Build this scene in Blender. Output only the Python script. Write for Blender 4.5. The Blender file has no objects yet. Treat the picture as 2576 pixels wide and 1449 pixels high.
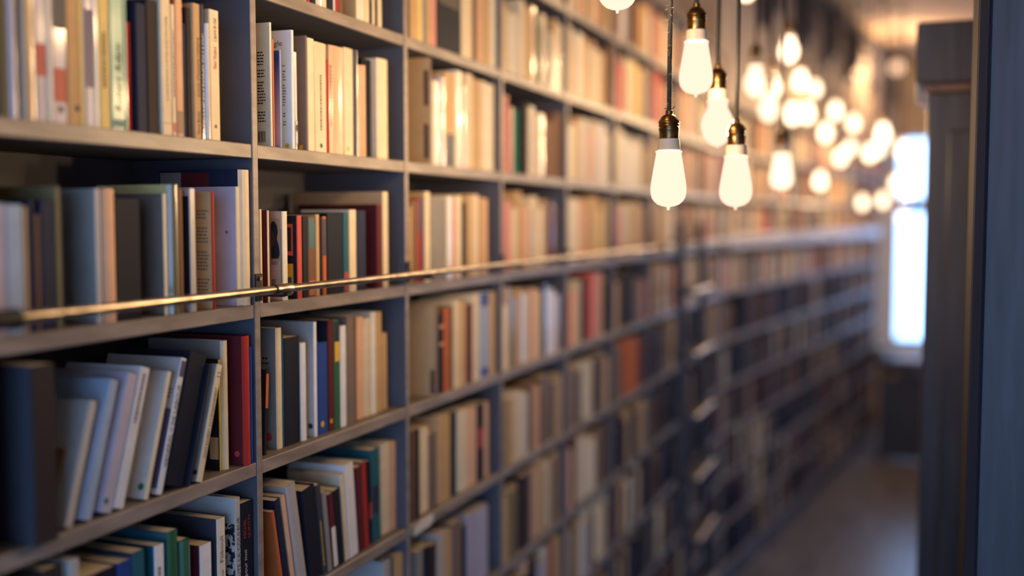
import bpy, bmesh, math, random
from mathutils import Vector, Matrix

random.seed(7)
scn = bpy.context.scene
COL = scn.collection

# ------------------------------------------------------------------ camera
W, H, F = 2576.0, 1449.0, 2700.0
EYE = 2.2                                   # camera height above the floor
DIST = 1.05                                 # camera to the plane of the shelf fronts
PITCH = math.atan((724.5 - 550.0) / F)
YAW = math.atan((2318.0 - 1288.0) * math.cos(PITCH) / F)
CAM = Vector((DIST, 0.0, EYE))
FWD = Vector((-math.sin(YAW) * math.cos(PITCH), math.cos(YAW) * math.cos(PITCH), -math.sin(PITCH)))
RGT = Vector((math.cos(YAW), math.sin(YAW), 0.0))
UPV = RGT.cross(FWD)
cam_d = bpy.data.cameras.new('camera')
cam_d.sensor_fit = 'HORIZONTAL'
cam_d.sensor_width = 36.0
cam_d.lens = 36.0 * F / W
cam_d.clip_start = 0.02
cam_d.dof.use_dof = True
cam_d.dof.focus_distance = 1.84
cam_d.dof.aperture_fstop = 0.93
cam = bpy.data.objects.new('camera', cam_d)
COL.objects.link(cam)
cam.matrix_world = Matrix(((RGT.x, UPV.x, -FWD.x, CAM.x), (RGT.y, UPV.y, -FWD.y, CAM.y),
                           (RGT.z, UPV.z, -FWD.z, CAM.z), (0, 0, 0, 1)))
scn.camera = cam

# ------------------------------------------------------------------ sky, daylight, exposure
BULB_POWER = 60.0
world = bpy.data.worlds.new('sky')
scn.world = world
world.use_nodes = True
bg = world.node_tree.nodes['Background']
bg.inputs[0].default_value = (0.70, 1.16, 2.10, 1)
bg.inputs[1].default_value = 3.0
scn.view_settings.view_transform = 'Standard'
scn.view_settings.look = 'None'
scn.view_settings.gamma = 1.0
scn.view_settings.use_curve_mapping = False
scn.view_settings.exposure = 0.0
scn.cycles.max_bounces = 4
scn.cycles.diffuse_bounces = 3
scn.cycles.glossy_bounces = 2
scn.cycles.transmission_bounces = 2
scn.cycles.transparent_max_bounces = 6
scn.cycles.use_adaptive_sampling = True
scn.cycles.adaptive_threshold = 0.12
scn.cycles.sample_clamp_indirect = 6.0


def portal(name, loc, rot, sx, sy):
    l = bpy.data.lights.new(name, 'AREA')
    l.shape = 'RECTANGLE'
    l.size, l.size_y = sx, sy
    l.cycles.is_portal = True
    o = bpy.data.objects.new(name, l)
    o.location, o.rotation_euler = loc, rot
    COL.objects.link(o)


# ------------------------------------------------------------------ measuring helpers
def solve_y(px, x, z):
    """Y along the shelf of a point at depth x and height z that lies on the vertical line px of the frame"""
    n = RGT * F - FWD * (px - W / 2)
    return (n.x * (CAM.x - x) + n.z * (CAM.z - z)) / n.y + CAM.y


def solve_z(py, x, y):
    n = UPV * F + FWD * (py - H / 2)
    return CAM.z - (n.x * (x - CAM.x) + n.y * (y - CAM.y)) / n.z


def at_depth(px, py, depth):
    return CAM + FWD * depth + RGT * ((px - W / 2) / F * depth) - UPV * ((py - H / 2) / F * depth)


def at_plane_y(px, py, y):
    d = FWD + RGT * ((px - W / 2) / F) - UPV * ((py - H / 2) / F)
    return CAM + d * ((y - CAM.y) / d.y)


# ------------------------------------------------------------------ materials
def lin(c):
    out = []
    for v in c[:3]:
        v = v / 255.0
        out.append(v / 12.92 if v <= 0.04045 else ((v + 0.055) / 1.055) ** 2.4)
    return (*out, 1.0)


MATS = {}


def new_mat(name):
    m = bpy.data.materials.new(name)
    m.use_nodes = True
    MATS[name] = m
    return m, m.node_tree.nodes, m.node_tree.links, m.node_tree.nodes['Principled BSDF']


def plain(name, rgb, rough=0.6, metal=0.0, noise=0.0, scale=20.0, bump=0.0, coat=0.0, stretch=None, spec=0.5):
    m, N, L, p = new_mat(name)
    p.inputs['Roughness'].default_value = rough
    p.inputs['Metallic'].default_value = metal
    p.inputs['Coat Weight'].default_value = coat
    p.inputs['Specular IOR Level'].default_value = spec
    p.inputs['Base Color'].default_value = lin(rgb)
    if noise or bump:
        tc = N.new('ShaderNodeTexCoord')
        mp = N.new('ShaderNodeMapping')
        if stretch:
            mp.inputs['Scale'].default_value = stretch
        nz = N.new('ShaderNodeTexNoise')
        nz.inputs['Scale'].default_value = scale
        nz.inputs['Detail'].default_value = 6
        L.new(tc.outputs['Object'], mp.inputs[0])
        L.new(mp.outputs[0], nz.inputs['Vector'])
        if noise:
            r = N.new('ShaderNodeValToRGB')
            a, b = lin([v * (1 - noise) for v in rgb]), lin([min(255, v * (1 + noise)) for v in rgb])
            r.color_ramp.elements[0].color, r.color_ramp.elements[0].position = a, 0.3
            r.color_ramp.elements[1].color, r.color_ramp.elements[1].position = b, 0.7
            L.new(nz.outputs[0], r.inputs[0])
            L.new(r.outputs[0], p.inputs['Base Color'])
        if bump:
            bn = N.new('ShaderNodeBump')
            bn.inputs['Strength'].default_value = bump
            bn.inputs['Distance'].default_value = 0.004
            L.new(nz.outputs[0], bn.inputs['Height'])
            L.new(bn.outputs[0], p.inputs['Normal'])
    return m


def tinted(name, rough, coat=0.0, coat_rough=0.1, spec=0.4):
    """colour comes from the mesh's own 'tint' attribute; light noise for paper wear"""
    m, N, L, p = new_mat(name)
    at = N.new('ShaderNodeAttribute')
    at.attribute_name = 'tint'
    tc = N.new('ShaderNodeTexCoord')
    nz = N.new('ShaderNodeTexNoise')
    nz.inputs['Scale'].default_value = 38.0
    nz.inputs['Detail'].default_value = 5
    mr = N.new('ShaderNodeMapRange')
    mr.inputs['To Min'].default_value = 0.84
    mr.inputs['To Max'].default_value = 1.12
    mx = N.new('ShaderNodeVectorMath')
    mx.operation = 'SCALE'
    L.new(tc.outputs['Object'], nz.inputs['Vector'])
    L.new(nz.outputs[0], mr.inputs[0])
    L.new(at.outputs['Color'], mx.inputs[0])
    L.new(mr.outputs[0], mx.inputs['Scale'])
    L.new(mx.outputs[0], p.inputs['Base Color'])
    p.inputs['Roughness'].default_value = rough
    p.inputs['Coat Weight'].default_value = coat
    p.inputs['Coat Roughness'].default_value = coat_rough
    p.inputs['Specular IOR Level'].default_value = spec
    return m


tinted('cover_matte', 0.65, spec=0.18)
tinted('cover_gloss', 0.35, coat=1.0, coat_rough=0.14)
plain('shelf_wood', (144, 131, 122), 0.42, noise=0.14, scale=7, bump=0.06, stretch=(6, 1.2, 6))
plain('shelf_inner_shaded', (80, 81, 90), 0.65, noise=0.06, scale=6)  # sides and undersides darker than the fronts, shade of the bays in the colour
plain('shelf_top_lit', (116, 106, 100), 0.55, noise=0.15, scale=9, stretch=(6, 1.2, 6))  # board tops lighter than the inner faces, as if lit
plain('pages', (214, 198, 168), 0.85, noise=0.06, scale=60, stretch=(1, 14, 1))
plain('steel', (176, 164, 148), 0.3, 1.0, noise=0.18, scale=40, bump=0.08)
plain('black_iron', (38, 38, 42), 0.5, 0.6)
plain('brass', (112, 84, 52), 0.3, 1.0, noise=0.3, scale=60)
plain('ceramic', (214, 196, 174), 0.55)
plain('cord', (34, 32, 34), 0.85, bump=0.4, scale=300)
plain('thread', (214, 180, 130), 0.9)
plain('plaster', (188, 168, 146), 0.8, noise=0.08, scale=3)
plain('ceiling', (196, 172, 146), 0.85, noise=0.06, scale=2)
plain('floorboards', (112, 108, 106), 0.30, noise=0.25, scale=3, stretch=(9, 0.6, 1), bump=0.05)
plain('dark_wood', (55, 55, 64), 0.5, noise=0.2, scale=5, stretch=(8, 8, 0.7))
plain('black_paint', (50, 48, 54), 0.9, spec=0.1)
plain('mid_wood', (104, 76, 60), 0.45, noise=0.2, scale=6, stretch=(8, 8, 0.7))
plain('pale_band', (222, 208, 194), 0.4, noise=0.05, scale=5)
plain('white_paint', (226, 222, 214), 0.5, noise=0.03, scale=5)
plain('ink', (44, 40, 44), 0.7)
plain('ink_red', (176, 52, 44), 0.7)
plain('ink_grey', (112, 100, 96), 0.7)
plain('ink_white', (232, 232, 236), 0.6)
plain('ink_brown', (92, 62, 44), 0.7)
plain('dot_green', (24, 92, 66), 0.6)
plain('dot_black', (28, 34, 40), 0.6)
plain('dot_yellow', (226, 176, 40), 0.6)
plain('dot_red', (206, 62, 52), 0.6)
plain('paper', (226, 216, 204), 0.8, noise=0.05, scale=30)


def glass_bulb(name, rgb):
    m, N, L, p = new_mat(name)
    N.remove(p)
    out = N['Material Output']
    e = N.new('ShaderNodeEmission')
    e.inputs[0].default_value = (*rgb, 1)
    e.inputs[1].default_value = 1.0
    t = N.new('ShaderNodeBsdfTransparent')
    mx = N.new('ShaderNodeMixShader')
    mx.inputs[0].default_value = 0.9
    L.new(t.outputs[0], mx.inputs[1])
    L.new(e.outputs[0], mx.inputs[2])
    L.new(mx.outputs[0], out.inputs[0])


glass_bulb('lamp_glass', (2.2, 1.3, .8))
glass_bulb('bulb_glass_soft', (1.6, .97, .72))
glass_bulb('bulb_glass_mid', (2.2, 1.5, 1.0))
glass_bulb('bulb_glass_bright', (5.4, 3.9, 2.5))


def window_glass():
    m, N, L, p = new_mat('window_glass')
    N.remove(p)
    out = N['Material Output']
    g = N.new('ShaderNodeBsdfGlossy')
    g.inputs['Roughness'].default_value = 0.03
    t = N.new('ShaderNodeBsdfTransparent')
    t.inputs[0].default_value = (0.96, 0.98, 0.98, 1)
    mx = N.new('ShaderNodeMixShader')
    mx.inputs[0].default_value = 0.06
    L.new(t.outputs[0], mx.inputs[1])
    L.new(g.outputs[0], mx.inputs[2])
    L.new(mx.outputs[0], out.inputs[0])


window_glass()


# ------------------------------------------------------------------ mesh helpers
class MB:
    def __init__(self):
        self.v, self.f, self.m, self.c = [], [], [], []

    def face(self, idx, col=None, mat=0):
        self.f.append(idx)
        self.c.append(col)
        self.m.append(mat)

    def box(self, a, b, col=None, mat=0, M=None, mats=None):
        x0, y0, z0 = a
        x1, y1, z1 = b
        n = len(self.v)
        pts = [(x0, y0, z0), (x1, y0, z0), (x1, y1, z0), (x0, y1, z0), (x0, y0, z1), (x1, y0, z1), (x1, y1, z1), (x0, y1, z1)]
        if M is not None:
            pts = [tuple(M @ Vector(p)) for p in pts]
        self.v += pts
        for w_, q in enumerate(((0, 3, 2, 1), (4, 5, 6, 7), (0, 1, 5, 4), (1, 2, 6, 5), (2, 3, 7, 6), (3, 0, 4, 7))):
            self.face([n + i for i in q], col, mats[w_] if mats else mat)

    def prism(self, prof, z0, z1, cols=None, mat=0, M=None, captop=True):
        """prof: closed outline in x, y (counter-clockwise), pulled from z0 to z1"""
        n, k = len(self.v), len(prof)
        pts = [(x, y, z0) for x, y in prof] + [(x, y, z1) for x, y in prof]
        if M is not None:
            pts = [tuple(M @ Vector(p)) for p in pts]
        self.v += pts
        for i in range(k):
            j = (i + 1) % k
            self.face([n + i, n + j, n + k + j, n + k + i], cols[i] if cols else None, mat)
        if captop:
            self.face([n + i for i in reversed(range(k))], cols[0] if cols else None, mat)
            self.face([n + k + i for i in range(k)], cols[0] if cols else None, mat)

    def lathe(self, prof, seg=24, c=(0, 0, 0), mat=0):
        """prof: (radius, z) from top to bottom or bottom to top"""
        n = len(self.v)
        for r, z in prof:
            for i in range(seg):
                a = 2 * math.pi * i / seg
                self.v.append((c[0] + r * math.cos(a), c[1] + r * math.sin(a), c[2] + z))
        for k in range(len(prof) - 1):
            for i in range(seg):
                j = (i + 1) % seg
                self.face([n + k * seg + i, n + k * seg + j, n + (k + 1) * seg + j, n + (k + 1) * seg + i], None, mat)
        self.face([n + i for i in reversed(range(seg))], None, mat)
        self.face([n + (len(prof) - 1) * seg + i for i in range(seg)], None, mat)

    def tube(self, pts, r, seg=12, mat=0):
        pts = [Vector(p) for p in pts]
        n = len(self.v)
        for k, p in enumerate(pts):
            d = (pts[min(k + 1, len(pts) - 1)] - pts[max(k - 1, 0)]).normalized()
            a = d.cross(Vector((0, 0, 1)) if abs(d.z) < 0.9 else Vector((1, 0, 0))).normalized()
            b = d.cross(a)
            rr = r[k] if isinstance(r, (list, tuple)) else r
            for i in range(seg):
                t = 2 * math.pi * i / seg
                self.v.append(tuple(p + a * rr * math.cos(t) + b * rr * math.sin(t)))
        for k in range(len(pts) - 1):
            for i in range(seg):
                j = (i + 1) % seg
                self.face([n + k * seg + i, n + (k + 1) * seg + i, n + (k + 1) * seg + j, n + k * seg + j], None, mat)
        self.face([n + i for i in range(seg)], None, mat)
        e = n + (len(pts) - 1) * seg
        self.face([e + i for i in reversed(range(seg))], None, mat)

    def mesh(self, name, mats, smooth=False):
        me = bpy.data.meshes.new(name)
        me.from_pydata(self.v, [], self.f)
        for m in mats if isinstance(mats, (list, tuple)) else [mats]:
            me.materials.append(MATS[m])
        if any(self.m):
            me.polygons.foreach_set('material_index', self.m)
        if any(c is not None for c in self.c):
            at = me.attributes.new('tint', 'FLOAT_COLOR', 'FACE')
            flat = []
            for c in self.c:
                flat += list(c or (0.5, 0.5, 0.5, 1))
            at.data.foreach_set('color', flat)
        if smooth:
            me.polygons.foreach_set('use_smooth', [True] * len(me.polygons))
        me.update()
        return me

    def build(self, name, mats, parent=None, smooth=False, loc=None):
        o = bpy.data.objects.new(name, self.mesh(name, mats, smooth))
        COL.objects.link(o)
        if parent is not None:
            o.parent = parent
        if loc is not None:
            o.location = loc
        return o


def fix_normals(o):
    bm = bmesh.new()
    bm.from_mesh(o.data)
    bmesh.ops.recalc_face_normals(bm, faces=bm.faces)
    bm.to_mesh(o.data)
    bm.free()


def bevel(o, w=0.002, seg=1):
    md = o.modifiers.new('bevel', 'BEVEL')
    md.width = w
    md.segments = seg
    md.limit_method = 'ANGLE'
    return o


def smooth_angle(o, deg=40):
    me = o.data
    me.polygons.foreach_set('use_smooth', [True] * len(me.polygons))
    me.set_sharp_from_angle(angle=math.radians(deg))


def empty(name, loc, rz=0.0):
    o = bpy.data.objects.new(name, None)
    o.empty_display_size = 0.05
    o.location = loc
    o.rotation_euler = (0, 0, rz)
    COL.objects.link(o)
    return o


def tag(o, label=None, cat=None, group=None, kind=None):
    if label:
        o['label'] = label
    if cat:
        o['category'] = cat
    if group:
        o['group'] = group
    if kind:
        o['kind'] = kind
    return o


def box(name, a, b, mat, parent=None, bev=0.0):
    m = MB()
    m.box(a, b)
    o = m.build(name, mat, parent)
    if bev:
        bevel(o, bev)
    return o


# ------------------------------------------------------------------ layout of the shelf wall
PITCH_Z = 0.27
Z_RAIL = EYE - 0.1454                       # top of the shelf behind the rail


def shelf_z(k):
    return Z_RAIL + PITCH_Z * k


K_TOP, K_LOW = 4, -7
BAY = None
Y_DIV0 = solve_y(648, 0.0, Z_RAIL)
BAY = (solve_y(1427, 0.0, Z_RAIL) - Y_DIV0) / 3.0
T_BOARD, T_DIV, DEPTH = 0.024, 0.016, 0.25
N_FIRST, N_BEND, N_FAR = -3, 8, 9


def div_y(n):
    return Y_DIV0 + BAY * n


Y_BEND = div_y(N_BEND)
TURN = math.radians(-7.2)
CEIL = EYE + 1.70
BEND_M = Matrix.Translation((0, Y_BEND, 0)) @ Matrix.Rotation(TURN, 4, 'Z')
Y_FAR = 12.4

# ------------------------------------------------------------------ room shell
X_RIGHT, Y_BACK = 3.4, -3.2
tag(box('floor', (-1.2, Y_BACK, -0.1), (X_RIGHT, Y_FAR + 0.4, 0.0), 'floorboards'), kind='structure')
tag(box('ceiling', (-1.2, Y_BACK, CEIL), (X_RIGHT, Y_FAR + 0.4, CEIL + 0.1), 'ceiling'), kind='structure')
RY0, RY1, RZ0, RZ1 = 5.4, 7.2, 0.9, 2.4      # unseen side window, added to lift the shade on the shelves with blue
m = MB()
m.box((X_RIGHT, Y_BACK, 0), (X_RIGHT + 0.1, RY0, CEIL))
m.box((X_RIGHT, RY1, 0), (X_RIGHT + 0.1, Y_FAR + 0.4, CEIL))
m.box((X_RIGHT, RY0, 0), (X_RIGHT + 0.1, RY1, RZ0))
m.box((X_RIGHT, RY0, RZ1), (X_RIGHT + 0.1, RY1, CEIL))
tag(m.build('wall_right', 'plaster'), kind='structure')
win = empty('added_window', (0, 0, 0))
tag(win, kind='structure')
m = MB()
m.box((X_RIGHT + .03, RY0, RZ0), (X_RIGHT + .08, RY0 + .05, RZ1))
m.box((X_RIGHT + .03, RY1 - .05, RZ0), (X_RIGHT + .08, RY1, RZ1))
m.box((X_RIGHT + .03, RY0 + .05, RZ0), (X_RIGHT + .08, RY1 - .05, RZ0 + .05))
m.box((X_RIGHT + .03, RY0 + .05, RZ1 - .05), (X_RIGHT + .08, RY1 - .05, RZ1))
m.build('window_frame', 'white_paint', win)
box('pane', (X_RIGHT + .052, RY0 + .05, RZ0 + .05), (X_RIGHT + .058, RY1 - .05, RZ1 - .05), 'window_glass', win)
portal('added_side_daylight', (X_RIGHT + .13, (RY0 + RY1) / 2, (RZ0 + RZ1) / 2), (0, math.pi / 2, 0), RZ1 - RZ0, RY1 - RY0)
# left wall behind and above the cases, following the bend
m = MB()
xa = -DEPTH - 0.03
e = BEND_M @ Vector((xa, 7.2, 0))
b0 = BEND_M @ Vector((xa, 0, 0))
m.prism([(xa, Y_BACK), (b0.x, b0.y), (e.x, e.y), (e.x - 0.3, e.y), (-0.9, Y_BEND), (-0.9, Y_BACK)], 0.0, CEIL)
w = m.build('wall_left', 'plaster')
fix_normals(w)
tag(w, kind='structure')

# plain wall face above the lower far run
m = MB()
m.box((-.275, 0.03, shelf_z(3) + .003), (-.04, 6.2, CEIL - .001), M=BEND_M)
tag(m.build('wall_upper', 'plaster'), kind='structure')

# cornice along the wall top
m = MB()
prof = [(xa, 0), (xa + 0.13, 0), (xa + 0.13, 0.03), (xa + 0.06, 0.09), (xa, 0.09)]
for M, y0, y1 in ((Matrix(), Y_BACK, Y_BEND), (BEND_M, 0.0, 7.0)):
    n = len(m.v)
    sh = .24 if y0 == 0.0 else 0.0
    for y in (y0, y1):
        for x, z in prof:
            m.v.append(tuple(M @ Vector((x + sh, y, CEIL - 0.13 + z))))
    k = len(prof)
    for i in range(k):
        j = (i + 1) % k
        m.face([n + i, n + j, n + k + j, n + k + i])
    m.face([n + i for i in range(k)])
    m.face([n + k + i for i in range(k)])
w = m.build('trim_1', 'dark_wood')
fix_normals(w)
tag(w, kind='structure')

# far wall with a tall window
wl = at_plane_y(2252, 340, Y_FAR)
wb = at_plane_y(2252, 866, Y_FAR)
WX0, WX1, WZ0, WZ1 = wl.x, wl.x + 1.15, wb.z, wl.z
m = MB()
SXW = at_plane_y(2200, 600, Y_FAR).x      # the window's left reveal is splayed from here to the frame
m.box((-1.2, Y_FAR, 0), (SXW, Y_FAR + 0.3, CEIL))
m.box((SXW, Y_FAR + .111, WZ0), (WX0, Y_FAR + 0.3, WZ1))
m.box((WX1, Y_FAR, 0), (X_RIGHT, Y_FAR + 0.3, CEIL))
m.box((SXW, Y_FAR, 0), (WX1, Y_FAR + 0.3, WZ0))
m.box((SXW, Y_FAR, WZ1), (WX1, Y_FAR + 0.3, CEIL))
tag(m.build('wall_far', 'plaster'), kind='structure')
win = empty('window_1', (0, 0, 0))
tag(win, kind='structure')
yb = Y_FAR + 0.14
m = MB()
m.box((WX0, yb - 0.03, WZ0), (WX0 + 0.05, yb + 0.03, WZ1))
m.box((WX1 - 0.05, yb - 0.03, WZ0), (WX1, yb + 0.03, WZ1))
m.box((WX0 + 0.05, yb - 0.03, WZ0), (WX1 - 0.05, yb + 0.03, WZ0 + 0.05))
m.box((WX0 + 0.05, yb - 0.03, WZ1 - 0.05), (WX1 - 0.05, yb + 0.03, WZ1))
m.build('window_frame', 'white_paint', win)
zb = at_plane_y(2290, 516, Y_FAR + 0.14).z
box('glazing_bar', (WX0 + 0.05, yb - 0.025, zb - 0.085), (WX1 - 0.05, yb + 0.025, zb + 0.085), 'dark_wood', win)
box('glazing_bar', (WX0 + 0.56, yb - 0.025, WZ0 + 0.05), (WX0 + 0.60, yb + 0.025, WZ1 - 0.05), 'mid_wood', win)
for x0, x1 in ((WX0 + 0.05, WX0 + 0.56), (WX0 + 0.60, WX1 - 0.05)):
    for z0, z1 in ((WZ0 + 0.05, zb - 0.085), (zb + 0.085, WZ1 - 0.05)):
        box('pane', (x0, yb - 0.003, z0), (x1, yb + 0.003, z1), 'window_glass', win)
box('window_sill', (SXW - 0.04, Y_FAR - 0.1, WZ0 - 0.04), (WX1 + 0.06, Y_FAR + 0.1, WZ0), 'white_paint', win)
# pale surround beside the window
m = MB()
m.prism([(SXW, Y_FAR - .002), (WX0, Y_FAR + .11), (SXW, Y_FAR + .11)], WZ0, WZ1)
w = m.build('trim_2', 'white_paint')
fix_normals(w)
tag(w, kind='structure')
portal('daylight_far', ((WX0 + WX1) / 2, Y_FAR + 0.32, (WZ0 + WZ1) / 2), (math.pi / 2, 0, math.pi), WX1 - WX0, WZ1 - WZ0)

# street window behind the camera
SX0, SX1, SZ0, SZ1 = 0.2, 3.2, 0.5, 3.5
m = MB()
m.box((-1.2, Y_BACK - 0.2, 0), (SX0, Y_BACK, CEIL))
m.box((SX1, Y_BACK - 0.2, 0), (X_RIGHT, Y_BACK, CEIL))
m.box((SX0, Y_BACK - 0.2, 0), (SX1, Y_BACK, SZ0))
m.box((SX0, Y_BACK - 0.2, SZ1), (SX1, Y_BACK, CEIL))
tag(m.build('wall_back', 'plaster'), kind='structure')
win = empty('window_2', (0, 0, 0))
tag(win, kind='structure')
yb = Y_BACK - 0.1
m = MB()
m.box((SX0, yb - 0.03, SZ0), (SX0 + 0.06, yb + 0.03, SZ1))
m.box((SX1 - 0.06, yb - 0.03, SZ0), (SX1, yb + 0.03, SZ1))
m.box((SX0 + 0.06, yb - 0.03, SZ0), (SX1 - 0.06, yb + 0.03, SZ0 + 0.06))
m.box((SX0 + 0.06, yb - 0.03, SZ1 - 0.06), (SX1 - 0.06, yb + 0.03, SZ1))
m.build('window_frame', 'dark_wood', win)
xm = (SX0 + SX1) / 2
box('mullion', (xm - 0.03, yb - 0.03, SZ0 + 0.06), (xm + 0.03, yb + 0.03, SZ1 - 0.06), 'dark_wood', win)
for x0, x1 in ((SX0 + 0.06, xm - 0.03), (xm + 0.03, SX1 - 0.06)):
    box('pane', (x0, yb - 0.003, SZ0 + 0.06), (x1, yb + 0.003, SZ1 - 0.06), 'window_glass', win)
portal('daylight_back', (xm, Y_BACK - 0.22, (SZ0 + SZ1) / 2), (-math.pi / 2, 0, 0), SX1 - SX0, SZ1 - SZ0)


# ------------------------------------------------------------------ the two runs of shelving
def bookcase(name, label, root_loc, rz, ys, first_div=True, ktop=K_TOP):
    root = empty(name, root_loc, rz)
    tag(root, label, 'bookcase')
    ztop = shelf_z(ktop)
    zl = 0.0
    lo = ys[0] if first_div else ys[0]
    box('back_panel', (-DEPTH - 0.012, ys[0] - T_DIV / 2, zl), (-DEPTH, ys[-1] + T_DIV / 2, ztop), 'shelf_inner_shaded', root)
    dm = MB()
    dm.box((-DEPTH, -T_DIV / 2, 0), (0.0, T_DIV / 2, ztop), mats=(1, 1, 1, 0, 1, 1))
    dme = dm.mesh('divider', ['shelf_wood', 'shelf_inner_shaded'])
    for i, y in enumerate(ys):
        if i == 0 and not first_div:
            continue
        o = bpy.data.objects.new('divider', dme)
        COL.objects.link(o)
        o.parent = root
        o.location = (0, y, 0)
        bevel(o, 0.0012)
    sm = MB()
    L = ys[1] - ys[0] - T_DIV
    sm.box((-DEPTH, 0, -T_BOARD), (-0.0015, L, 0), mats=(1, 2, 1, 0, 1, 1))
    sme = sm.mesh('shelf', ['shelf_wood', 'shelf_inner_shaded', 'shelf_top_lit'])
    for i in range(len(ys) - 1):
        for k in range(K_LOW, ktop + 1):
            o = bpy.data.objects.new('shelf', sme)
            COL.objects.link(o)
            o.parent = root
            o.location = (0, ys[i] + T_DIV / 2, shelf_z(k))
            bevel(o, 0.0015)
    box('plinth', (-DEPTH, ys[0], 0), (-0.02, ys[-1], shelf_z(K_LOW) - T_BOARD), 'shelf_inner_shaded', root)
    return root


bookcase('bookcase', 'long grey-brown wooden bookcase filling the wall from the left edge', (0, 0, 0), 0.0,
         [div_y(n) for n in range(N_FIRST, N_BEND + 1)])
BAY_B = 0.565
far_case = bookcase('bookcase', 'far run of the bookcase wall, angled inwards beyond the ladder to the window', (0, Y_BEND, 0), TURN,
         [0.024 + BAY_B * n for n in range(N_FAR + 1)], True, 3)
bevel(box('added_ledge', (.001, .03, EYE - .1172 - .055), (.040, .024 + BAY_B * N_FAR, EYE - .1172 + .028), 'pale_band', far_case), .004)  # added pale board; its colour stands in for light caught along the rail
END_B = 0.024 + BAY_B * N_FAR

# ------------------------------------------------------------------ books
PAL = {
    'cream': (236, 216, 180), 'ivory': (240, 230, 208), 'white': (236, 234, 232), 'tan': (206, 168, 120), 'peach': (230, 182, 146),
    'pale yellow': (228, 202, 132), 'yellow': (228, 184, 52), 'orange': (206, 108, 56), 'brown': (126, 90, 66), 'dark brown': (56, 46, 46),
    'red': (176, 52, 46), 'maroon': (96, 34, 40), 'pink': (218, 152, 140), 'grey': (152, 146, 140), 'pale grey': (194, 188, 182),
    'dark grey': (64, 66, 76), 'black': (28, 32, 46), 'navy': (36, 43, 68), 'blue': (38, 72, 140), 'pale blue': (164, 182, 206),
    'teal': (40, 98, 112), 'green': (52, 104, 72), 'mint': (156, 196, 168), 'lavender': (188, 180, 196), 'olive': (124, 114, 82),
    'purple': (84, 72, 100), 'salmon': (214, 92, 74), 'taupe': (128, 110, 98), 'silver': (206, 202, 200), 'emerald': (30, 128, 100),
}


def jitter(c, a=0.06):
    k = 1 + random.uniform(-a, a)
    return tuple(max(0, min(255, v * k)) for v in c)


def book_into(mb, pages, t, h, d, cs, cc, M=None, hard=False, bulge=0.0):
    """adds a cover (and its paper block to `pages`) with the spine at x = 0 facing the aisle"""
    c = 0.0024 if hard else 0.0008
    c = min(c, t * 0.3)
    r = min(0.0015, t * 0.25)
    S, C = lin(cs), lin(cc)
    prof = [(-d, 0), (-r, 0)]
    cols = [C, S]
    if bulge:
        prof += [(bulge * 0.6, t * 0.16), (bulge, t * 0.4), (bulge, t * 0.6), (bulge * 0.6, t * 0.84)]
        cols += [S] * 4
    else:
        prof += [(0, r), (0, t - r)]
        cols += [S, S]
    prof += [(-r, t), (-d, t), (-d, t - c), (-c - 0.0008, t - c), (-c - 0.0008, c), (-d, c)]
    cols += [C, C, C, C, C, C]
    mb.prism(prof, 0, h, cols, 0, M)
    o = 0.003 if hard else 0.0006
    pages.box((-d + 0.003, c, o), (-c - 0.0008, t - c, h - o), lin((216, 200, 170)), 0, M)


def make_book(t, h, d, cs, cc, gloss=False, hard=False, bulge=0.0):
    a, b = MB(), MB()
    book_into(a, b, t, h, d, cs, cc, None, hard, bulge)
    o = a.build('book', 'cover_gloss' if gloss else 'cover_matte')
    b.build('pages', 'pages', o)
    return o


def quad(name, mat, parent, face, u0, u1, v0, v1, off=0.0004, spine_x=0.0):
    m = MB()
    if face == 'spine':
        m.v = [(spine_x + off, u0, v0), (spine_x + off, u1, v0), (spine_x + off, u1, v1), (spine_x + off, u0, v1)]
    else:
        m.v = [(u0, -off, v0), (u1, -off, v0), (u1, -off, v1), (u0, -off, v1)]
    m.face([0, 1, 2, 3])
    return m.build(name, mat, parent)


def disc(mat, parent, face, u, v, r, off=0.0005, spine_x=0.0):
    m = MB()
    for i in range(18):
        a = 2 * math.pi * i / 18
        p, q = u + r * math.cos(a), v + r * math.sin(a)
        m.v.append((spine_x + off, p, q) if face == 'spine' else (p, -off, q))
    m.face(list(range(18)))
    return m.build('sticker', mat, parent)


def lettering(text, mat, parent, face, u, v, length, height, off=0.0006, spine_x=0.0, vertical=None, shear=0.0):
    """text fitted into length x height; on a spine it reads upwards from (u, v), on a cover to the right"""
    cu = bpy.data.curves.new('lettering', 'FONT')
    cu.body = text
    cu.size = 1.0
    cu.resolution_u = 2
    cu.shear = shear
    cu.materials.append(MATS[mat])
    o = bpy.data.objects.new('lettering', cu)
    COL.objects.link(o)
    bpy.context.view_layer.update()
    dx, dy = max(o.dimensions.x, 1e-3), max(o.dimensions.y, 1e-3)
    dg = bpy.context.evaluated_depsgraph_get()
    me = bpy.data.meshes.new_from_object(o.evaluated_get(dg))
    bpy.data.objects.remove(o)
    o = bpy.data.objects.new('lettering', me)
    COL.objects.link(o)
    o.parent = parent
    sx, sy = length / dx, height / dy
    if face == 'spine':
        o.matrix_local = Matrix(((0, 0, 1, spine_x + off), (0, -sy, 0, u), (sx, 0, 0, v), (0, 0, 0, 1)))
    else:
        o.matrix_local = Matrix(((sx, 0, 0, u), (0, 0, -1, -off), (0, sy, 0, v), (0, 0, 0, 1)))
    return o


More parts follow.
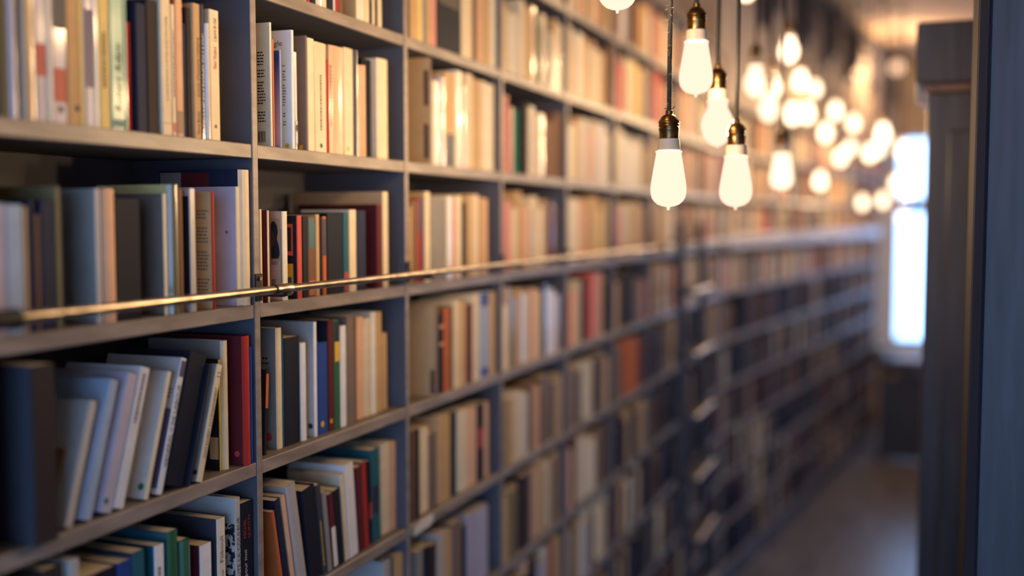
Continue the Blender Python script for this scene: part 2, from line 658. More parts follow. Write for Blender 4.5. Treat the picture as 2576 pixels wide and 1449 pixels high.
def print_block(parent, face, u0, u1, v0, v1, rows, mat='ink', ragged=0.25, gaps=(), off=0.0005, fill=0.45):
    """a block of print too small to read: rows of short dashes"""
    m = MB()
    rnd = random.Random(int(abs(u0 * 1e5)) + rows)
    dv = (v1 - v0) / rows
    for i in range(rows):
        if i in gaps:
            continue
        z = v1 - dv * (i + 1)
        u = u0
        end = u1 - rnd.random() * ragged * (u1 - u0)
        while u < end - 0.0015:
            L = min(rnd.uniform(0.002, 0.007), end - u)
            n = len(m.v)
            for p, q in ((u, z), (u + L, z), (u + L, z + dv * fill), (u, z + dv * fill)):
                m.v.append((off, p, q) if face == 'spine' else (p, -off, q))
            m.face([n, n + 1, n + 2, n + 3])
            u += L + 0.0012
    return m.build('printed_text', mat, parent)


ROWS = {3: 'three shelves above the rail', 2: 'two shelves above the rail', 1: 'one shelf above the rail', 0: 'on the shelf behind the rail',
        -1: 'one shelf below the rail', -2: 'two shelves below the rail', -3: 'three shelves below the rail', -4: 'four shelves below the rail',
        -5: 'five shelves below the rail'}
BAYS = {-1: 'leftmost bay', 0: 'second bay', 1: 'third bay', 2: 'fourth bay', 3: 'fifth bay'}
ORD = ['first', 'second', 'third', 'fourth', 'fifth', 'sixth', 'seventh', 'eighth', 'ninth', 'tenth', 'eleventh', 'twelfth', 'thirteenth',
       'fourteenth', 'fifteenth', 'sixteenth', 'seventeenth', 'eighteenth', 'nineteenth', 'twentieth', 'twenty-first', 'twenty-second',
       'twenty-third', 'twenty-fourth', 'twenty-fifth', 'twenty-sixth', 'twenty-seventh', 'twenty-eighth', 'twenty-ninth', 'thirtieth']
BOOKS = {}
PREV = {}
NBOOK = 0


def place(k, bay, idx, x0, x1, ytop, spine, o):
    global NBOOK
    NBOOK += 1
    s = o.get('s', 0.008)
    zb = shelf_z(k)
    sr = min(s, .008) if k >= 0 or bay == -1 else s
    Y0, Y1 = solve_y(x0, -sr, zb), solve_y(x1, -sr, zb)
    lo, hi = max(div_y(bay) + T_DIV / 2 + .001, PREV.get((bay, k), -9)), div_y(bay + 1) - T_DIV / 2 - .001
    if Y0 < lo:
        Y0, Y1 = lo, max(Y1, lo + .0036)
    if Y1 > hi:
        Y0, Y1 = Y0 - (Y1 - hi) * .999, hi
    PREV[(bay, k)] = Y1
    t = max(0.003, Y1 - Y0 - 0.0006)
    a = math.radians(o.get('l', 0.0))
    if 'h' in o:
        h = o['h']
    else:
        h = (solve_z(ytop, -s, (Y0 + Y1) / 2 + math.tan(a) * 0.2) - zb) / math.cos(a)
    h = min(h, (PITCH_Z - T_BOARD - 0.004) / max(0.9, math.cos(a)))
    d = o.get('d', min(0.2, max(0.1, h * 0.68)))
    d = min(d, DEPTH - s - 0.004)
    tt = t * math.cos(a)
    cs = jitter(PAL[spine], 0.03)
    cc = jitter(PAL[o.get('c', spine)], 0.03)
    b = make_book(tt, h, d, cs, cc, o.get('g', 0), o.get('hb', 0), o.get('bulge', .002 if o.get('g') and not o.get('deco') and tt > .008 else 0.0))
    lift = tt * math.sin(a) if a > 0 else 0.0
    b.location = (-s, Y0 + (lift * math.tan(a) if a > 0 else 0.0), zb + lift + 0.0004)
    b.rotation_euler = (-a, 0, 0)
    lab = o.get('n')
    if not lab:
        kind = o.get('kind', 'glossy paperback' if o.get('g') else ('hardback' if o.get('hb') else random.choice(['paperback', 'paperback', 'book'])))
        sz = 'thin ' if t < 0.008 else ('thick ' if t > 0.03 else '')
        lab = f"{sz}{spine} {kind}, {ORD[idx]} from left, {ROWS[k]}, {BAYS[bay]}"
    tag(b, lab, 'book', f"books {ROWS[k]}, {BAYS[bay]}")
    BOOKS[(bay, k, idx)] = b
    b_t, b_h, b_d = tt, h, d
    for f in o.get('deco', ()):
        f(b, b_t, b_h, b_d)
    return b


def row(k, bay, spec):
    for i, e in enumerate(spec):
        x0, x1, ytop, col = e[:4]
        place(k, bay, i, x0, x1, ytop, col, e[4] if len(e) > 4 else {})


def D_spine(text, mat, f0, f1, hh=0.55, u=0.75, shear=0.0):
    return lambda b, t, h, d: lettering(text, mat, b, 'spine', t * u, h * f0, h * (f1 - f0), t * hh, shear=shear)


def D_spine_blk(f0, f1, mat='ink_grey', rows=1, u0=0.3, u1=0.7):
    """illegible title running up a spine"""
    def go(b, t, h, d):
        m = MB()
        rnd = random.Random(int(h * 1e5))
        for r in range(rows):
            a0 = t * (u0 + (u1 - u0) * r / rows)
            a1 = t * (u0 + (u1 - u0) * (r + 0.7) / rows)
            z = h * f0
            while z < h * f1:
                L = rnd.uniform(0.002, 0.006)
                n = len(m.v)
                m.v += [(0.0005, a0, z), (0.0005, a1, z), (0.0005, a1, z + L), (0.0005, a0, z + L)]
                m.face([n, n + 1, n + 2, n + 3])
                z += L + 0.0014
        m.build('printed_text', mat, b)
    return go


def D_band(f0, f1, mat):
    return lambda b, t, h, d: quad('printed_band', mat, b, 'spine', t * 0.08, t * 0.92, h * f0, h * f1)


def D_cover(u0, u1, f0, f1, mat, name='cover_picture'):
    return lambda b, t, h, d: quad(name, mat, b, 'cover', u0, u1, h * f0, h * f1)


def D_cover_text(text, u, f, length, height, mat='ink'):
    return lambda b, t, h, d: lettering(text, mat, b, 'cover', u, h * f, length, height)


def D_cover_blk(u0, u1, f0, f1, rows, gaps=(), mat='ink'):
    return lambda b, t, h, d: print_block(b, 'cover', u0, u1, h * f0, h * f1, rows, mat, gaps=gaps)


def D_dot(mat, face='spine', u=0.5, v=0.012, r=0.0045):
    return lambda b, t, h, d: disc(mat, b, face, t * u if face == 'spine' else u, v, r)


for nm in ('salmon', 'yellow', 'black', 'blue', 'red', 'teal', 'purple', 'lavender', 'dark brown', 'brown', 'orange', 'tan', 'white', 'navy', 'grey', 'maroon'):
    plain('print_' + nm, PAL[nm], 0.5)


def gradient_cover():
    m, N, L, p = new_mat('print_sky')
    tc = N.new('ShaderNodeTexCoord')
    sp = N.new('ShaderNodeSeparateXYZ')
    r = N.new('ShaderNodeValToRGB')
    L.new(tc.outputs['Generated'], sp.inputs[0])
    L.new(sp.outputs[2], r.inputs[0])
    r.color_ramp.elements[0].color = lin((196, 180, 186))
    r.color_ramp.elements[0].position = 0.15
    r.color_ramp.elements[1].color = lin((34, 74, 140))
    r.color_ramp.elements[1].position = 0.9
    L.new(r.outputs[0], p.inputs['Base Color'])
    p.inputs['Roughness'].default_value = 0.35


gradient_cover()


def pattern_mat(name, a, b, scale):
    m, N, L, p = new_mat(name)
    tc = N.new('ShaderNodeTexCoord')
    nz = N.new('ShaderNodeTexNoise')
    nz.inputs['Scale'].default_value = scale
    nz.inputs['Detail'].default_value = 3
    r = N.new('ShaderNodeValToRGB')
    r.color_ramp.interpolation = 'CONSTANT'
    r.color_ramp.elements[0].color = lin(a)
    r.color_ramp.elements[1].color = lin(b)
    r.color_ramp.elements[1].position = 0.5
    L.new(tc.outputs['Object'], nz.inputs[0])
    L.new(nz.outputs[0], r.inputs[0])
    L.new(r.outputs[0], p.inputs['Base Color'])


pattern_mat('print_leaves', (214, 208, 198), (40, 40, 46), 90)


def portrait(b, t, h, d):
    """the dark-haired head in profile on the tan cover"""
    u, v, s, wd = -0.0235, h * 0.47, h * 0.42, .029
    quad('cover_picture', 'print_tan', b, 'cover', u - 0.002, u + 0.0185, v - 0.004, v + s * 1.06)
    m = MB()
    hair = [(0, 0), (0.52, 0), (0.62, 0.12), (0.56, 0.34), (0.42, 0.52), (0.50, 0.72), (0.42, 0.9), (0.25, 1.0), (0.08, 0.98), (0, 0.9)]
    m.v = [(u + wd * p, -0.0009, v + s * q) for p, q in hair]
    m.face(list(range(len(hair))))
    m.build('printed_silhouette', 'ink', b)
    m = MB()
    face = [(0, 0.30), (0.16, 0.32), (0.26, 0.46), (0.24, 0.66), (0.12, 0.76), (0, 0.76)]
    m.v = [(u + wd * p, -0.0013, v + s * q) for p, q in face]
    m.face(list(range(len(face))))
    m.build('printed_face', 'ink_brown', b)


# --- leftmost bay
row(1, -1, [
    (-30, 6, -20, 'dark grey'), (7, 27, -15, 'olive'), (28, 46, -10, 'lavender', {'g': 1}), (47, 58, -10, 'dark brown'),
    (59, 92, -20, 'tan', {'g': 1, 'bulge': 0.004, 'n': 'tan book in crinkled clear film with sparkling lights, leftmost bay above rail'}),
    (93, 122, -20, 'lavender', {'g': 1, 'deco': [D_band(.35, .6, 'print_red')]}), (123, 136, -20, 'cream', {'g': 1}),
    (137, 172, -20, 'lavender', {'g': 1, 'deco': [D_band(.72, .98, 'print_navy'), D_band(.16, .42, 'print_red'), D_dot('dot_black', u=.5, v=.018)]}),
    (173, 204, -10, 'tan', {'deco': [D_dot('dot_black', u=.75, v=.022)]}), (205, 217, -20, 'pale yellow'),
    (218, 241, -10, 'lavender', {'g': 1, 'deco': [D_band(.3, .9, 'print_purple')]}), (242, 253, -10, 'white', {'g': 1}),
    (254, 281, -20, 'pale yellow', {'deco': [D_spine_blk(.3, .7, 'ink_brown')]}),
    (283, 317, -20, 'mint', {'g': 1, 'n': 'mint green book with dark slanted lettering, upper shelf, leftmost bay', 'deco': [D_spine('Robert Adam', 'ink', .12, .62, .5, .78, .3), D_band(.02, .07, 'print_teal')]}),
    (318, 325, -10, 'mint', {'g': 1}), (326, 352, 55, 'red', {'c': 'maroon', 's': 0.02}),
    (353, 379, 10, 'navy', {'s': .012}), (380, 408, 0, 'dark brown', {'s': .012}),
    (410, 435, -6, 'cream', {'n': 'cream paperback with small black title, beside the dark gap, upper left shelf', 'deco': [D_spine('le temps de l\'histoire et de l\'idée du bas même monde', 'ink', .25, .86, .3, .62), D_band(.085, .088, 'ink')]}),
    (436, 446, 12, 'cream', {'deco': [D_spine_blk(.3, .8), D_band(.03, .1, 'print_red')]}),
    (447, 465, -14, 'peach', {'c': 'orange', 'deco': [D_band(.02, .18, 'print_brown')]}),
    (467, 478, 60, 'navy', {'s': .012}), (479, 489, 20, 'dark brown', {'s': .012}),
    (491, 509, 10, 'tan', {'n': 'tan paperback titled précis d\'histoire romaine, upper left shelf', 'deco': [D_spine('précis d\'histoire romaine', 'ink_brown', .31, .75, .62, .8), D_spine('Marcel Bordet', 'ink_brown', .03, .2, .42, .75)]}),
    (510, 519, 12, 'navy', {'g': 1, 'n': 'navy glossy book with white capitals, second from the gap, upper left shelf', 'deco': [D_spine('LA DAME DU FOND DU LOC', 'ink_white', .04, .78, .66, .85)]}),
    (520, 530, 60, 'silver', {'g': 1, 'bulge': .003}),
    (532, 556, 26, 'cream', {'n': 'cream paperback titled L\'œuvre de chair, last before the bare divider, upper left shelf', 'deco': [D_spine('Henri Vincenot', 'ink_red', .55, .72, .4, .7), D_spine('L\'œuvre de chair', 'ink_brown', .76, .94, .4, .7), lambda b, t, h, d: disc('ink_grey', b, 'spine', t * .5, .022, .003)]}),
])
row(0, -1, [
    (-26, -12, 500, 'grey'), (-11, 22, 512, 'lavender'), (23, 66, 515, 'pale blue'), (68, 79, 520, 'tan'), (82, 96, 505, 'navy'),
    (97, 109, 540, 'brown'), (110, 145, 503, 'navy', {'hb': 1}), (147, 162, 470, 'olive'),
    (163, 184, 505, 'navy', {'s': .02}),
    (246, 262, 475, 'pale grey', {'c': 'grey', 'n': 'grey wide-covered book near the rail, beside a pinkish spine, leftmost bay'}),
    (264, 296, 475, 'peach', {'c': 'taupe', 'bulge': .003}),
    (300, 364, 500, 'black', {'s': .012, 'n': 'wide black folder standing mid-shelf behind the rail, leftmost bay'}),
    (416, 426, 488, 'cream', {'c': 'taupe', 'n': 'grey book with a black dot low on its cover, behind rail', 'deco': [lambda b, t, h, d: disc('dot_black', b, 'cover', -.0075, .02, .0055)]}),
    (428, 452, 465, 'olive', {'g': 1, 'bulge': .007, 'kind': 'rounded plastic binder', 'c': 'pale yellow'}), (454, 466, 474, 'brown'),
    (482, 497, 475, 'pale grey', {'c': 'pale grey', 'g': 1, 'n': 'pale book with a black cover picture, behind the rail, leftmost bay', 'deco': [D_cover(-.018, -.0015, .08, .94, 'print_black')]}),
    (537, 545, 483, 'red', {'c': 'tan', 'n': 'tan text-covered book with a thin red spine, behind the rail', 'deco': [D_cover_blk(-.0295, -.004, .1, .86, 26, (3, 4, 10, 11, 18, 19), 'ink_grey')]}),
    (598, 608, 470, 'cream', {'c': 'lavender', 'n': 'lavender-grey book with a stained plain cover, beside the worn spine, behind rail', 'deco': [lambda b, t, h, d: disc('ink_grey', b, 'cover', -.019, h * .62, .0028)]}),
    (610, 635, 428, 'cream', {'c': 'navy', 'hb': 1, 'bulge': .006, 'd': .16, 'deco': [D_cover(-.158, -.115, .7, .985, 'print_grey'), D_cover(-.115, -.058, .7, .985, 'print_maroon')], 'n': 'tall worn book with torn cream spine and navy sides, beside the divider'}),
])
row(-1, -1, [
    (92, 150, 918, 'dark brown', {'c': 'dark grey', 's': -.012, 'd': .2, 'n': 'big slate-grey box file at lower left, leftmost bay', 'kind': 'box file'}),
    (150, 160, 1120, 'brown', {'l': 18, 's': .03}), (161, 183, 1010, 'pale grey', {'l': 18, 'n': 'first pale leaning book after the box file, one shelf below the rail'}),
    (187, 204, 1020, 'peach', {'l': 18, 's': .02}), (207, 231, 960, 'pale blue', {'l': 18}), (234, 247, 1000, 'red', {'l': 18, 's': .025}),
    (252, 282, 945, 'lavender', {'l': 18, 'deco': [D_dot('dot_green', u=.25, v=.016)]}),
    (286, 312, 930, 'white', {'l': 18, 'g': 1, 'deco': [D_spine_blk(.6, .93, 'ink_grey')]}),
    (362, 374, 937, 'cream', {'l': 18, 'c': 'pale grey', 'n': 'leaning pale grey book with a green dot on its cover', 'deco': [lambda b, t, h, d: disc('dot_green', b, 'cover', -.010, .018, .0055)]}),
    (393, 409, 905, 'white', {'l': 18, 'g': 1, 'c': 'pale grey', 'n': 'leaning white book lettered LABOUR with a purple cover photo', 'deco': [
        D_spine('GENERAL Y DE LABOUR', 'ink_brown', .2, .8, .6, .8), D_band(.86, .98, 'print_purple'), D_cover(-.05, -.0015, .04, .62, 'print_purple'), D_cover_blk(-.014, -.004, .7, .78, 3, (), 'ink_grey')]}),
    (414, 463, 900, 'black', {'l': 18, 'hb': 1, 'n': 'thick black book leaning between the LABOUR book and silver film'}),
    (465, 478, 915, 'black', {'l': 18, 's': 0.0, 'g': 1, 'deco': [D_band(.02, .9, 'print_black')], 'n': 'thin black book in shiny film, leaning, one shelf below rail'}),
    (494, 510, 920, 'cream', {'l': 18, 's': 0.0, 'c': 'grey', 'n': 'grey book with cream lettered spine, last of the leaning ones', 'deco': [
        D_spine('SAINT-EXUPÉRY OU L\'ENSEIGNEMENT', 'ink', .2, .8, .5, .75), D_spine('11', 'ink_brown', .88, .92, .5, .8), lambda b, t, h, d: disc('dot_black', b, 'cover', -.0062, .014, .0042)]}),
    (570, 575, 905, 'yellow', {'c': 'black', 'n': 'thin yellow-spined black booklet standing behind the leaning books', 's': .02, 'deco': [D_cover(-.02, -.003, .1, .3, 'print_tan')]}),
    (576, 591, 857, 'cream', {'c': 'grey', 's': .02, 'bulge': .004, 'n': 'tall creased cream spine beside the maroon hardback, below rail', 'deco': [D_spine_blk(.1, .9, 'ink_grey')]}),
    (614, 632, 845, 'red', {'c': 'maroon', 'hb': 1, 's': .004, 'bulge': .003, 'd': .18, 'n': 'tall maroon hardback with red spine, beside the divider, below rail', 'deco': [lambda b, t, h, d: disc('dot_red', b, 'cover', -.013, .02, .005), D_band(.72, .725, 'ink_red'), D_band(.55, .555, 'ink_red')]}),
    (633, 639, 872, 'blue', {'s': .002, 'n': 'thin blue book squeezed between maroon hardback and divider'}),
])
row(-2, -1, [
    (120, 160, 1430, 'dark brown'), (188, 212, 1408, 'pale grey'), (214, 300, 1440, 'black'), (304, 340, 1412, 'blue'),
    (341, 372, 1386, 'teal', {'c': 'dark grey'}), (396, 420, 1370, 'white', {'c': 'teal', 'n': 'white-spined book with dark teal cover, bottom edge, leftmost bay', 'deco': [D_spine_blk(.55, .8, 'ink_grey')]}),
    (428, 455, 1335, 'green', {'g': 1, 'c': 'teal', 'n': 'dark green glossy book near the bottom edge, leftmost bay'}), (458, 482, 1357, 'green', {'g': 1, 'bulge': .006, 'c': 'teal'}),
    (508, 537, 1368, 'white', {'c': 'maroon', 'n': 'torn white spine with maroon cover, bottom of the leftmost bay'}),
    (551, 572, 1303, 'ivory', {'c': 'dark grey', 'n': 'ivory paperback lettered Fokouli, bottom of the leftmost bay', 'deco': [D_spine('Thomas', 'ink', .42, .56, .36, .7), D_spine('Fokouli', 'ink', .62, .84, .42, .7)]}),
    (597, 610, 1252, 'pale grey', {'c': 'pale grey', 'n': 'white book with black tangled pattern and capitals, bottom of leftmost bay', 'deco': [D_cover(-.06, -.002, .05, .8, 'print_leaves'), D_spine('TOUTE LA COULEUR', 'ink', .3, .85, .6, .8)]}),
    (611, 641, 1262, 'black', {'n': 'black book lettered pour moi in white, beside the lower divider', 'deco': [D_spine('pour moi', 'ink_white', .38, .6, .3, .42), D_spine('MICHEL', 'ink_red', .70, .86, .22, .38), D_spine('QUINTIN', 'ink_red', .69, .88, .22, .72)]}),
])
# --- second bay
row(2, 0, [
    (690, 706, 0, 'white', {'h': .2}), (707, 722, 0, 'tan', {'h': .19}), (724, 744, 0, 'black', {'h': .21}),
    (746, 757, 0, 'tan', {'h': .2}), (758, 770, 0, 'white', {'h': .2, 'g': 1}), (771, 781, 0, 'red', {'h': .21}), (783, 795, 0, 'black', {'h': .2}),
    (796, 810, 0, 'ivory', {'h': .2, 'g': 1}), (811, 822, 0, 'cream', {'h': .18}), (823, 839, 0, 'black', {'h': .21}), (840, 844, 0, 'white', {'h': .2, 'g': 1}),
    (845, 852, 0, 'red', {'h': .2}), (853, 863, 0, 'brown', {'h': .2}), (889, 897, 0, 'olive', {'c': 'tan', 'h': .21}), (898, 917, 0, 'ivory', {'h': .21, 'g': 1}),
    (918, 930, 0, 'cream', {'h': .2}), (931, 937, 0, 'black', {'h': .2}), (938, 944, 0, 'cream', {'h': .2}), (945, 951, 0, 'dark brown', {'h': .2}), (952, 961, 0, 'cream', {'h': .19}),
])
row(1, 0, [
    (683, 688, 57, 'ivory', {'c': 'cream', 'g': 1, 's': .004, 'n': 'cream back cover with black text and barcode, beside the first divider', 'deco': [
        D_cover_blk(-.0265, -.0105, .2, .78, 24, (5, 9, 18, 19))]
        + [D_cover(-.026 + .0021 * i, -.026 + .0021 * i + (.0008 if i % 3 else .0013), .035, .125, 'ink', 'barcode_bar') for i in range(7)]}),
    (689, 693, 100, 'orange', {'s': .006, 'g': 1}),
    (707, 711, 126, 'pale blue', {'s': .008, 'n': 'thin booklet with a blue-to-lilac sky cover, above the rail', 'deco': [D_cover(-.05, -.001, .02, .99, 'print_sky')]}),
    (737, 743, 76, 'white', {'c': 'white', 's': .006, 'n': 'white book showing gle on its cover, second bay above rail', 'deco': [D_cover_text('ngle', -.0445, .87, .024, .013, 'ink_brown'), D_cover_blk(-.0195, -.0125, .2, .72, 22, (1, 6, 15, 16, 19), 'ink_grey'), lambda b, t, h, d: disc('dot_yellow', b, 'cover', -.011, .006, .004)]}),
    (744, 750, 132, 'white', {'g': 1, 'deco': [D_band(.03, .3, 'print_leaves')]}),
    (772, 776, 90, 'taupe', {'c': 'taupe', 'n': 'taupe plain-covered book between white booklet and cream spine, above rail', 'deco': [lambda b, t, h, d: disc('dot_yellow', b, 'cover', -.012, .006, .0045)]}),
    (777, 793, 97, 'cream'), (794, 823, 108, 'cream', {'deco': [D_spine_blk(.2, .7, 'ink_grey', 1, .45, .62), D_dot('dot_green')], 'g': 1}),
    (824, 830, 150, 'red', {'n': 'thin red spine between two cream books, second bay above rail'}),
    (831, 866, 118, 'peach', {'g': 1, 'bulge': .002, 'deco': [D_spine_blk(.25, .8, 'ink_grey', 3, .05, .4), D_dot('dot_green', u=.7)]}),
    (867, 890, 122, 'cream', {'g': 1, 'deco': [D_dot('dot_yellow', u=.4)]}), (892, 902, 127, 'dark grey', {'g': 1, 'c': 'grey'}), (904, 912, 165, 'peach'), (913, 922, 165, 'peach', {'deco': [D_dot('dot_yellow')]}),
    (926, 948, 150, 'black', {'s': .02}), (950, 977, 150, 'cream', {'bulge': .004, 'n': 'cream rounded spine standing last before the dark divider face'}),
])
row(0, 0, [
    (656, 663, 527, 'cream', {'s': .004}), (676, 681, 530, 'cream', {'c': 'maroon', 's': .004, 'n': 'cream-spined maroon book just after the first divider, behind rail'}),
    (713, 726, 532, 'ivory', {'c': 'peach', 's': .004, 'n': 'tan book with a dark-haired portrait on its cover', 'deco': [portrait, D_cover_text('INEY', -.0235, .40, .013, .0055, 'ink_brown'), D_cover_text('es', -.0235, .20, .008, .006), D_cover_text('ns', -.0235, .155, .008, .006), D_cover(-.0035, -.0025, .2, .8, 'ink', 'printed_line')]}),
    (750, 762, 543, 'salmon', {'c': 'black', 's': .004, 'hb': 1, 'n': 'salmon-red spined book with black framed cover, behind rail', 'deco': [D_cover(-.022, -.0095, .52, .9, 'print_salmon'), (lambda b, t, h, d: quad('cover_picture', 'print_black', b, 'cover', -.022, -.0125, h * .57, h * .86, .0008)), D_cover(-.022, -.0095, .06, .42, 'print_yellow'), (lambda b, t, h, d: quad('cover_picture', 'print_teal', b, 'cover', -.022, -.0125, h * .08, h * .26, .0008))]}),
    (763, 776, 545, 'black'), (777, 795, 545, 'brown', {'deco': [D_band(.6, .97, 'print_teal'), D_band(.02, .2, 'print_orange')]}), (797, 806, 540, 'tan'),
    (807, 813, 545, 'black'), (814, 823, 545, 'orange', {'c': 'dark brown', 'deco': [D_band(.5, .97, 'print_navy')]}), (825, 864, 537, 'black', {'n': 'thick black book with pale top edge, behind rail, second bay', 'hb': 1}),
    (866, 878, 535, 'teal', {'deco': [D_band(.0, .25, 'print_red')]}), (881, 898, 528, 'cream', {'hb': 1}), (900, 922, 530, 'navy'),
    (950, 963, 515, 'maroon', {'c': 'maroon', 'hb': 1, 'd': .19, 'n': 'wide maroon hardback in front of a tall tan one, behind rail'}),
    (965, 978, 483, 'cream', {'c': 'tan', 'd': .22, 'hb': 1, 'n': 'tallest tan hardback at the end of the second bay, behind rail'}),
])
row(-1, 0, [
    (664, 672, 930, 'black', {'c': 'dark brown', 'l': 4, 's': .018, 'n': 'small dark book with an orange label, against the divider, below rail', 'deco': [D_band(.55, .95, 'print_orange')]}),
    (698, 713, 825, 'cream', {'c': 'grey', 's': .024, 'bulge': .001, 'n': 'thick cream-spined book with a red dot on its grey cover', 'deco': [D_cover_blk(-.029, -.0145, .70, .78, 2, (), 'ink'), D_spine_blk(.2, .75, 'ink_grey', 1, .4, .55), lambda b, t, h, d: disc('dot_red', b, 'cover', -.018, .022, .0075)]}),
    (714, 717, 840, 'teal', {'s': .024}), (718, 757, 848, 'black', {'s': .024, 'n': 'broad black book between teal and white spines, below rail'}),
    (758, 773, 863, 'white', {'s': .022, 'bulge': .001}),
    (793, 800, 810, 'white', {'c': 'pale grey', 's': .02, 'n': 'tall pale grey book with a black dot, beside the blue one', 'deco': [lambda b, t, h, d: disc('dot_black', b, 'cover', -.010, .02, .0055)]}),
    (802, 826, 862, 'blue', {'s': .02, 'hb': 1, 'n': 'blue hardback with a yellow dot, second bay below rail', 'deco': [D_dot('dot_yellow', u=.4, v=.02, r=.006)]}),
    (828, 842, 805, 'maroon', {'c': 'black', 's': .02, 'deco': [D_dot('dot_yellow', u=.4, v=.02)]}), (843, 857, 805, 'green', {'s': .02, 'deco': [D_band(.62, .8, 'print_yellow'), D_band(.8, .98, 'print_black')]}),
    (859, 873, 820, 'white', {'s': .02}), (874, 893, 795, 'taupe', {'s': .018}), (899, 916, 797, 'peach', {'s': .03}),
    (917, 934, 800, 'cream', {'s': .03, 'g': 1}), (935, 949, 785, 'ivory', {'s': .03, 'g': 1}), (950, 962, 785, 'tan', {'s': .03}), (963, 975, 838, 'tan', {'s': .035}),
])
row(-2, 0, [
    (712, 720, 1290, 'orange', {'l': -11, 's': .01}), (723, 735, 1260, 'navy', {'l': -11, 's': .01}), (738, 748, 1250, 'peach', {'l': -11, 's': .01}),
    (752, 776, 1222, 'pale grey', {'l': -11, 's': .01, 'g': 1}), (782, 812, 1232, 'black', {'l': -8, 's': .01, 'hb': 1}),
    (814, 826, 1222, 'dark grey', {'l': -8, 's': .01, 'deco': [D_spine_blk(.1, .6, 'print_yellow', 1, .2, .5)]}), (828, 838, 1240, 'grey', {'l': -8, 's': .01}),
    (840, 852, 1245, 'maroon', {'l': -7, 's': .01, 'deco': [D_band(.02, .55, 'print_white')]}), (853, 868, 1235, 'black', {'l': -7, 's': .01}),
    (870, 880, 1195, 'cream', {'l': -6, 's': .012}), (882, 903, 1168, 'white', {'l': -6, 's': .012}),
    (905, 919, 1175, 'maroon', {'l': -4, 's': .014}), (920, 930, 1162, 'red', {'l': -4, 's': .014, 'c': 'taupe'}),
    (931, 938, 1160, 'black', {'l': -2, 's': .02, 'deco': [D_band(.3, .5, 'print_red')]}), (939, 958, 1130, 'teal', {'s': .02, 'l': -2, 'deco': [D_band(.3, .6, 'print_navy')]}),
    (961, 980, 1115, 'cream', {'s': .026}), (981, 997, 1112, 'peach', {'s': .026}),
])
row(-3, 0, [
    (968, 985, 1410, 'pale grey', {'s': .02}), (1030, 1050, 1395, 'tan', {'c': 'brown', 's': .01, 'n': 'brown-covered book showing only its top at the bottom edge'}),
])
# --- third bay
row(2, 1, [
    (1034, 1050, 0, 'tan', {'h': .22}), (1051, 1064, 0, 'pale yellow', {'h': .21}), (1065, 1074, 0, 'grey', {'h': .2}), (1076, 1086, 0, 'tan', {'h': .2}), (1087, 1098, 0, 'pink', {'h': .21, 'c': 'salmon'}),
    (1100, 1160, 0, 'black', {'h': .235, 'hb': 1, 'n': 'very wide black binder, two shelves above the rail, third bay', 'deco': [D_band(.45, .75, 'print_dark brown')]}),
    (1163, 1188, 0, 'cream', {'h': .22}), (1189, 1200, 0, 'brown', {'h': .21}), (1201, 1214, 0, 'peach', {'h': .21}), (1215, 1234, 0, 'tan', {'h': .2}), (1235, 1247, 0, 'ivory', {'h': .22}),
])
row(1, 1, [
    (1080, 1087, 132, 'taupe', {'c': 'tan', 'd': .2, 'n': 'big brown box file right after the second divider, above rail', 'deco': [D_cover(-.0125, -.0015, .55, .88, 'ink_brown', 'printed_lettering'), D_cover(-.0125, -.0015, .05, .38, 'ink_brown', 'printed_lettering')]}),
    (1089, 1107, 205, 'ivory', {'g': 1}), (1108, 1120, 195, 'lavender', {'g': 1}), (1121, 1145, 185, 'tan', {'deco': [D_band(.0, .35, 'print_navy')], 'n': 'tan spine with a navy foot, third bay above rail'}),
    (1146, 1162, 180, 'ivory', {'g': 1}), (1163, 1172, 215, 'pink', {'g': 1}), (1174, 1190, 187, 'cream'), (1191, 1209, 200, 'tan'), (1211, 1222, 205, 'cream'), (1223, 1235, 212, 'ivory'), (1236, 1243, 215, 'cream'),
])
row(0, 1, [
    (1033, 1038, 520, 'tan'), (1039, 1053, 505, 'brown', {'c': 'tan'}), (1054, 1061, 500, 'red', {'deco': [D_band(.6, .98, 'print_purple')]}), (1062, 1068, 500, 'purple'),
    (1070, 1083, 483, 'cream', {'c': 'tan', 'hb': 1, 'd': .2}), (1085, 1124, 500, 'grey', {'c': 'grey', 'n': 'broad grey-brown spine between cream ones, third bay behind rail'}),
    (1126, 1139, 495, 'ivory', {'g': 1}), (1140, 1147, 500, 'pink'), (1148, 1162, 493, 'cream'), (1164, 1174, 510, 'black'), (1176, 1190, 492, 'tan'), (1191, 1204, 490, 'cream'), (1205, 1216, 497, 'tan'), (1217, 1227, 500, 'peach'),
])
row(-1, 1, [
    (1096, 1103, 770, 'taupe', {'c': 'tan', 'd': .2, 's': -.002, 'n': 'big taupe box file right after the second divider, below rail', 'deco': [D_cover(-.0135, -.002, .03, .3, 'ink_brown', 'printed_lettering')]}),
    (1105, 1117, 790, 'black', {'deco': [D_band(.82, .86, 'print_tan'), D_band(.6, .64, 'print_tan')]}), (1118, 1129, 775, 'orange', {'c': 'brown'}), (1130, 1141, 770, 'brown'),
    (1142, 1158, 757, 'cream'), (1159, 1173, 760, 'tan'), (1174, 1189, 765, 'maroon'), (1190, 1206, 740, 'cream'), (1208, 1231, 735, 'pale blue', {'deco': [D_band(.84, .99, 'print_blue'), D_band(.02, .12, 'print_blue')], 'n': 'grey-blue spine with blue ends, third bay below rail'}), (1232, 1246, 735, 'tan'),
])
